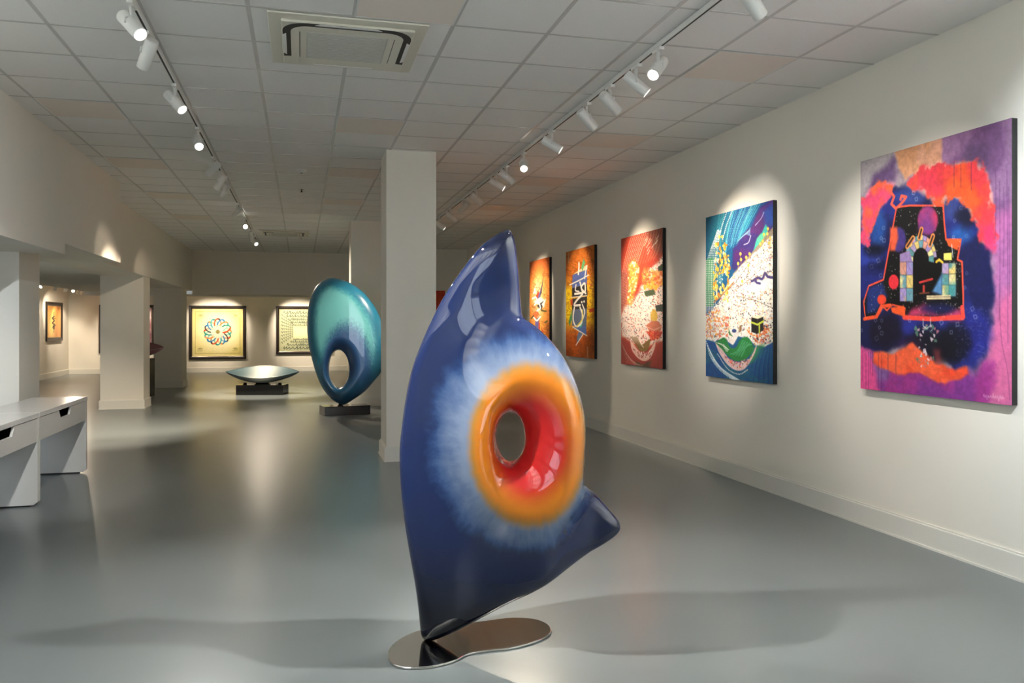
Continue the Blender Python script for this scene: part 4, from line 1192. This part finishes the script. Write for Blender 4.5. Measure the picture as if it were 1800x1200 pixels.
# ------------------------------------------------------------------ ceiling fittings
def ac_unit(loc, label):
    t = empty('air_conditioner', loc)
    s = .475
    MB().box(-s, -s, -.012, s, s, 0).build('panel', M_plastic, t, bevel=.004)
    MB().box(-.40, -.40, -.030, .40, .40, -.012).build('raised_cover', M_plastic, t, bevel=.012)
    # ring-shaped air slot with rounded corners
    def rr(h_, r_):
        P = []
        for (cx, cy, a0) in ((h_ - r_, h_ - r_, 0), (-h_ + r_, h_ - r_, 90), (-h_ + r_, -h_ + r_, 180), (h_ - r_, -h_ + r_, 270)):
            for k in range(9):
                g_ = R(a0 + 90 * k / 8); P.append((cx + r_ * math.cos(g_), cy + r_ * math.sin(g_)))
        return P
    A, B = rr(.393, .15), rr(.345, .11)
    n = len(A)
    vs = [(p[0], p[1], -.0315) for p in A] + [(p[0], p[1], -.0315) for p in B] + [(p[0], p[1], -.028) for p in A] + [(p[0], p[1], -.028) for p in B]
    fs = []
    for i in range(n):
        j = (i + 1) % n
        mx_, my_ = (A[i][0] + A[j][0]) / 2, (A[i][1] + A[j][1]) / 2
        if my_ > .20: continue                      # the far outlet is shut
        fs += [(i, n + i, n + j, j), (2 * n + i, 2 * n + j, j, i), (n + i, n + j, 3 * n + j, 3 * n + i)]
    MB().add(vs, fs).build('air_slot', M_dark, t)
    for k in range(4):
        g_ = R(90 * k)
        m_ = Matrix.Rotation(g_, 4, 'Z')
        pr = [(-.17, -.394, -.0345), (.17, -.394, -.0345), (.20, -.372, -.0345), (-.20, -.372, -.0345), (-.17, -.394, -.0318), (.17, -.394, -.0318), (.20, -.372, -.0318), (-.20, -.372, -.0318)]
        vs = [tuple(m_ @ Vector(p)) for p in pr]
        MB().add(vs, [(0, 1, 2, 3), (7, 6, 5, 4), (0, 4, 5, 1), (1, 5, 6, 2), (2, 6, 7, 3), (3, 7, 4, 0)]).build('louvre', M_white, t)
    gq = MB().box(-.25, -.25, -.0315, .25, .25, -.029)
    for k in range(24):
        y_ = -.235 + .47 * k / 23
        gq.box(-.24, y_ - .006, -.0335, .24, y_ + .006, -.0315)
    gq.build('grille', M_grille, t)
    for sx in (-.29, .29):
        MB().box(sx - .002, -.24, -.0315, sx + .002, .24, -.030).build('seam', M_dark, t)
    tag(t, label, 'air conditioner', 'ceiling air conditioners')
ac_unit((.28, 5.42, CE - .004), 'square ceiling air conditioner near the top edge of the view')
ac_unit((-.33, 16.9, CE - .004), 'small far square ceiling air conditioner above the silver dish')

def ceiling_panel(i, j, label):
    x_, y_ = .302 + .6 * (i + .5), 5.53 + .6 * (j + .5)
    t = empty('ceiling_light', (x_, y_, CE))
    f = MB()
    s, w, d = .297, .010, -.006
    f.box(-s, -s, d, s, -s + w, -.004).box(-s, s - w, d, s, s, -.004).box(-s, -s + w, d, -s + w, s - w, -.004).box(s - w, -s + w, d, s, s - w, -.004)
    f.build('frame', M_white, t)
    MB().box(-s + w, -s + w, d + .001, s - w, s - w, -.004).build('diffuser', M_panel, t)
    tag(t, label, 'ceiling light', 'unlit ceiling light panels')
for i, j, lb in [(0, -2, 'unlit square light panel at the top edge, beside the near air conditioner'), (4, -1, 'unlit square light panel nearest the right wall and the bright lamp'),
                 (-4, 3, 'unlit square light panel nearest on the left, above the bulkhead'), (-4, 7, 'second unlit light panel along the left bulkhead'), (0, 3, 'unlit square light panel just in front of the pillar, beyond the near air conditioner'),
                 (0, 7, 'unlit light panel left of the near pillar top, nearer of two'), (0, 11, 'unlit light panel left of the near pillar top, farther of two'), (4, 3, 'second unlit light panel along the right wall, past the bright lamp'),
                 (4, 7, 'third unlit light panel along the right wall'), (-4, 11, 'third unlit light panel along the left bulkhead'), (-4, 15, 'farthest unlit light panel along the left bulkhead'), (4, 11, 'farthest unlit light panel along the right wall')]:
    ceiling_panel(i, j, lb)

def detector(x_, y_, r, label):
    t = empty('smoke_detector', (x_, y_, CE))
    MB().lathe([(r, -.001), (r, -.012), (r * .9, -.022), (r * .55, -.034), (r * .3, -.036)], 28).build('housing', M_white, t)
    MB().lathe([(r * .3, -.036), (r * .28, -.040)], 16).build('sensor', M_dark, t)
    tag(t, label, 'smoke detector')
detector(.0, 9.98, .055, 'round white smoke detector on the ceiling between the two near light tracks')
detector(.0, 17.55, .055, 'small far smoke detector behind the far air conditioner')
t = empty('sprinkler', (0.0, 11.4, CE))
MB().lathe([(.035, 0), (.035, -.006), (.012, -.01), (.010, -.035)], 18).build('collar', M_chrome, t)
MB().lathe([(.020, -.036), (.020, -.039)], 14).build('deflector', M_dark, t)
tag(t, 'small metal sprinkler head on the ceiling beyond the near smoke detector', 'sprinkler')

# ------------------------------------------------------------------ light tracks and spotlights
def track(loc, length, along_y, label, slots=True):
    t = empty('light_track', loc)
    L = length / 2
    def bx(u0, v0, z0, u1, v1, z1):
        return MB().box(*((v0, u0, z0, v1, u1, z1) if along_y else (u0, v0, z0, u1, v1, z1)))
    m = MB()
    for (v0, v1, z0) in ((-.018, -.007, -.034), (.007, .018, -.034), (-.007, .007, -.012)):
        b = bx(-L, v0, z0, L, v1, -.0045); m.add(b.v, b.f)
    m.build('rail', M_white, t)
    b = bx(-L + .01, -.007, -.0335, L - .01, .007, -.012); b.build('slot', M_dark, t)
    for s_ in (-1, 1):
        bx(s_ * L - .004, -.019, -.035, s_ * L + .004, .019, -.0045).build('end_cap', M_white, t)
    tag(t, label, 'light track', 'ceiling light tracks')

def spotlight(track_pt, target, label, group, along_y=True, power=1.0, cone=46, color=NEUTRAL, lens=None, drop=.125, scale=1.0, light=True):
    """track_pt = point on the underside of the track; the barrel aims at target"""
    t = empty('track_spotlight', track_pt)
    p = Vector((0, 0, -drop))
    d = (Vector(target) - (Vector(track_pt) + p)).normalized()
    ad = MB()
    ad.box(*((-.017, -.06, -.022, .017, .06, .0) if along_y else (-.06, -.017, -.022, .06, .017, 0)))
    ad.build('adapter', M_white, t, bevel=.003)
    side = d.cross(Vector((0, 0, 1))).normalized()
    MB().lathe([(.013, -.022), (.013, -drop + .045), (.016, -drop + .04)], 16).build('stem', M_white, t)
    q = d.to_track_quat('Z', 'Y').to_matrix().to_4x4()
    Mx = Matrix.Translation(p) @ q
    k = scale
    MB().lathe([(.028 * k, -.098 * k), (.037 * k, -.096 * k), (.040 * k, -.090 * k), (.040 * k, .098 * k), (.0385 * k, .10 * k), (.036 * k, .10 * k), (.034 * k, .085 * k)], 32, Mx).build('barrel', M_white, t)
    MB().lathe([(.035 * k, .088 * k), (.0, .089 * k)], 32, Mx, cap=False).build('lens', lens or M_lens, t)
    MB().tube([p + side * .044 * k, p + side * .044 * k + Vector((0, 0, .03)), Vector((0, 0, -drop + .05)), p - side * .044 * k + Vector((0, 0, .03)), p - side * .044 * k], .006).build('yoke', M_white, t)
    if light:
        l = bpy.data.lights.new('beam', 'SPOT')
        l.energy = SPOT_W * power
        l.color = color
        l.spot_size = R(cone)
        l.spot_blend = 0.75
        l.shadow_soft_size = .03
        lo = bpy.data.objects.new('beam', l)
        COL.objects.link(lo)
        lo.parent = t
        lo.location = p + d * .105 * k
        lo.rotation_euler = d.to_track_quat('-Z', 'Y').to_euler()
    tag(t, label, 'spotlight', group)
    return t

XLT, XRT = -.92, 2.253
ZT = CE - .034
track((XLT, 7.2, CE), 21.6, True, 'long white light track on the left, running over the hall')
track((XRT, 5.6, CE), 18.2, True, 'long white light track on the right, beside the canvas wall')
GL, GR = 'spotlights on the left track', 'spotlights on the right track'
SC = (0.62, 3.62, 1.25)
LEFT = [(3.27, SC, 'spotlight above the near end of the left track, outside the view', 2.3, 40),
        (4.95, SC, 'first visible left-track spotlight, its glowing round lens facing the viewer', 1.0, 44),
        (5.45, (-2.3, 7.6, .55), 'second spotlight on the left track, white barrel pointing away down to the desks', .8, 52),
        (6.57, (.78, 5.37, 1.1), 'third spotlight on the left track, slim bright lens aimed to the right', .8, 46),
        (7.96, (-.2, 5.3, 1.0), 'fourth spotlight on the left track, bright round lens facing the viewer', .8, 46),
        (9.30, (-2.27, 10.8, 2.0), 'fifth spotlight on the left track, barrel aimed left at the bulkhead', .07, 36),
        (10.14, (-2.5, 11.4, .7), 'sixth spotlight on the left track, first of two close barrels aimed left', 1.1, 60),
        (10.73, (-2.4, 12.6, .5), 'seventh spotlight on the left track, second of two close barrels aimed left', 1.1, 60),
        (12.72, (-2.60, 15.2, 1.9), 'eighth spotlight on the left track, barrel aimed left at the rear bulkhead', .12, 34),
        (14.5, (-.5, 9.0, 1.6), 'ninth spotlight on the left track, small glowing lens facing the viewer', .012, 46),
        (16.2, (-.78, 17.5, .5), 'tenth spotlight on the left track, lens pointing down at the silver dish', 1.5, 60),
        (17.26, (.8, 14.2, .9), 'last spotlight on the left track, lens turned right beside the far air conditioner', 1.1, 60)]
for y_, tg, lb, pw, cn in LEFT:
    spotlight((XLT, y_, ZT), tg, lb, GL, power=pw * (1.0 if y_ < 9 else 3.0), cone=cn, color=NEUTRAL if y_ < 9 else WARM)
RIGHT = [(2.95, SC, 'spotlight above the near end of the right track, outside the view', 2.3, 40),
         (3.78, (XR, 4.45, 1.7), 'spotlight at the top edge, its barrel aimed at the purple canvas', .48, 56),
         (4.92, SC, 'brightest spotlight on the right track, blazing round lens facing the viewer', 1.0, 44),
         (5.28, (XR, 4.75, 1.6), 'spotlight with a slim bright lens just under the brightest one', .48, 56),
         (5.78, (XR, 6.55, 2.0), 'first of two white barrels aimed away at the blue canvas', .6, 46),
         (6.29, (XR, 6.9, 1.75), 'second of two white barrels aimed away at the blue canvas', .6, 46),
         (7.26, (XR, 6.7, 2.0), 'right-track spotlight with a slim lens turned back towards the blue canvas', .6, 42),
         (8.25, (1.6, 5.4, 1.0), 'right-track spotlight with a round lens facing the viewer, above the orange canvas', .7, 46),
         (8.98, (XR, 9.0, 1.9), 'white barrel on the right track aimed at the red canvas', .8, 42),
         (9.46, (XR, 8.9, 2.0), 'right-track spotlight with an oval lens, just beyond the lens facing the viewer', .6, 42),
         (10.65, (XR, 11.15, 1.9), 'white barrel on the right track aimed at the lettered canvas', .9, 42),
         (11.49, (.7, 13.3, 1.3), 'right-track barrel tipped down to the left at the teal sculpture', 1.7, 36),
         (12.54, (XR, 13.1, 1.9), 'pale barrel on the right track aimed at the farthest canvas', .9, 42),
         (13.62, (XR, 13.2, 1.9), 'last visible spotlight on the right track, slim lens beside the pillar', .6, 42)]
for y_, tg, lb, pw, cn in RIGHT:
    spotlight((XRT, y_, ZT), tg, lb, GR, power=pw * (.85 if y_ < 7 else 1.1), cone=cn, color=NEUTRAL if y_ < 7 else WARM)

# unseen spotlights added on both tracks behind the viewer to brighten the room
for k, y_ in enumerate((-2.7, -1.5, -.3, .9, 2.0)):
    nm = ('fifth', 'fourth', 'third', 'second', 'first')[k]
    spotlight((XLT, y_, ZT), (-2.27, y_ + 1.7, 2.65), nm + ' fill spotlight added behind the viewer on the left track, outside the view', GL, power=2.6, cone=64, color=COOL)
    spotlight((XRT, y_, ZT), (XR, y_ + .4, 2.2), nm + ' fill spotlight added behind the viewer on the right track, outside the view', GR, power=3.0, cone=84, color=COOL)

# side gallery and far room
XS, YS, ZS = -5.9, 24.9, 2.56
track((XS, 20.5, ZS), 9.0, True, 'light track in the recess of the side gallery, past the first pillar')
track((-2.3, YS, ZS), 6.6, False, 'light track in the recess in front of the far wall prints')
GS, GF = 'spotlights in the side gallery', 'spotlights in the far room'
for y_, tg, lb, pw in [(21.35, (XL, 18.6, .9), 'leftmost side-gallery spotlight, glowing lens above the amber print', .8), (22.4, (XL, 23.6, 1.2), 'second side-gallery spotlight, barrel aimed left at the amber print', 1.0), (23.3, (XL, 24.6, 1.5), 'third side-gallery spotlight, barrel aimed left beside the second glowing lens', 1.0),
                       (24.0, (-4.9, 20.5, .8), 'side-gallery spotlight with the round glowing lens facing the viewer', .8), (24.55, (XL, 24.9, 1.2), 'side-gallery barrel just right of the round glowing lens', .7), (25.0, (XL + .1, 25.6, 1.2), 'rightmost side-gallery spotlight barrel, beside the middle pillar', .7)]:
    spotlight((XS, y_, ZS - .034), tg, lb, GS, power=pw * .5, cone=70, color=WARM, lens=M_lens_far, drop=.16)
for x_, tg, lb, pw in [(-1.78, (-2.35, YF, 1.35), 'far-room spotlight tilted left over the flower print', 1.15), (-.78, (-.05, YF, 1.3), 'far-room spotlight tilted right over the script print', 1.5), (-4.62, (-4.9, YF, 1.35), 'far-room spotlight over the plum print, seen beside the middle pillar', 1.3),
                       (-3.30, (-2.6, YF, 1.35), 'far-room spotlight at the edge of the rearmost pillar', .8), (.75, (.3, YF, 1.3), 'far-room spotlight at the upper left edge of the teal sculpture', .8)]:
    spotlight((x_, YS, ZS - .034), tg, lb, GF, along_y=False, power=pw * .8, cone=70, color=WARM, lens=M_lens_far, drop=.16)
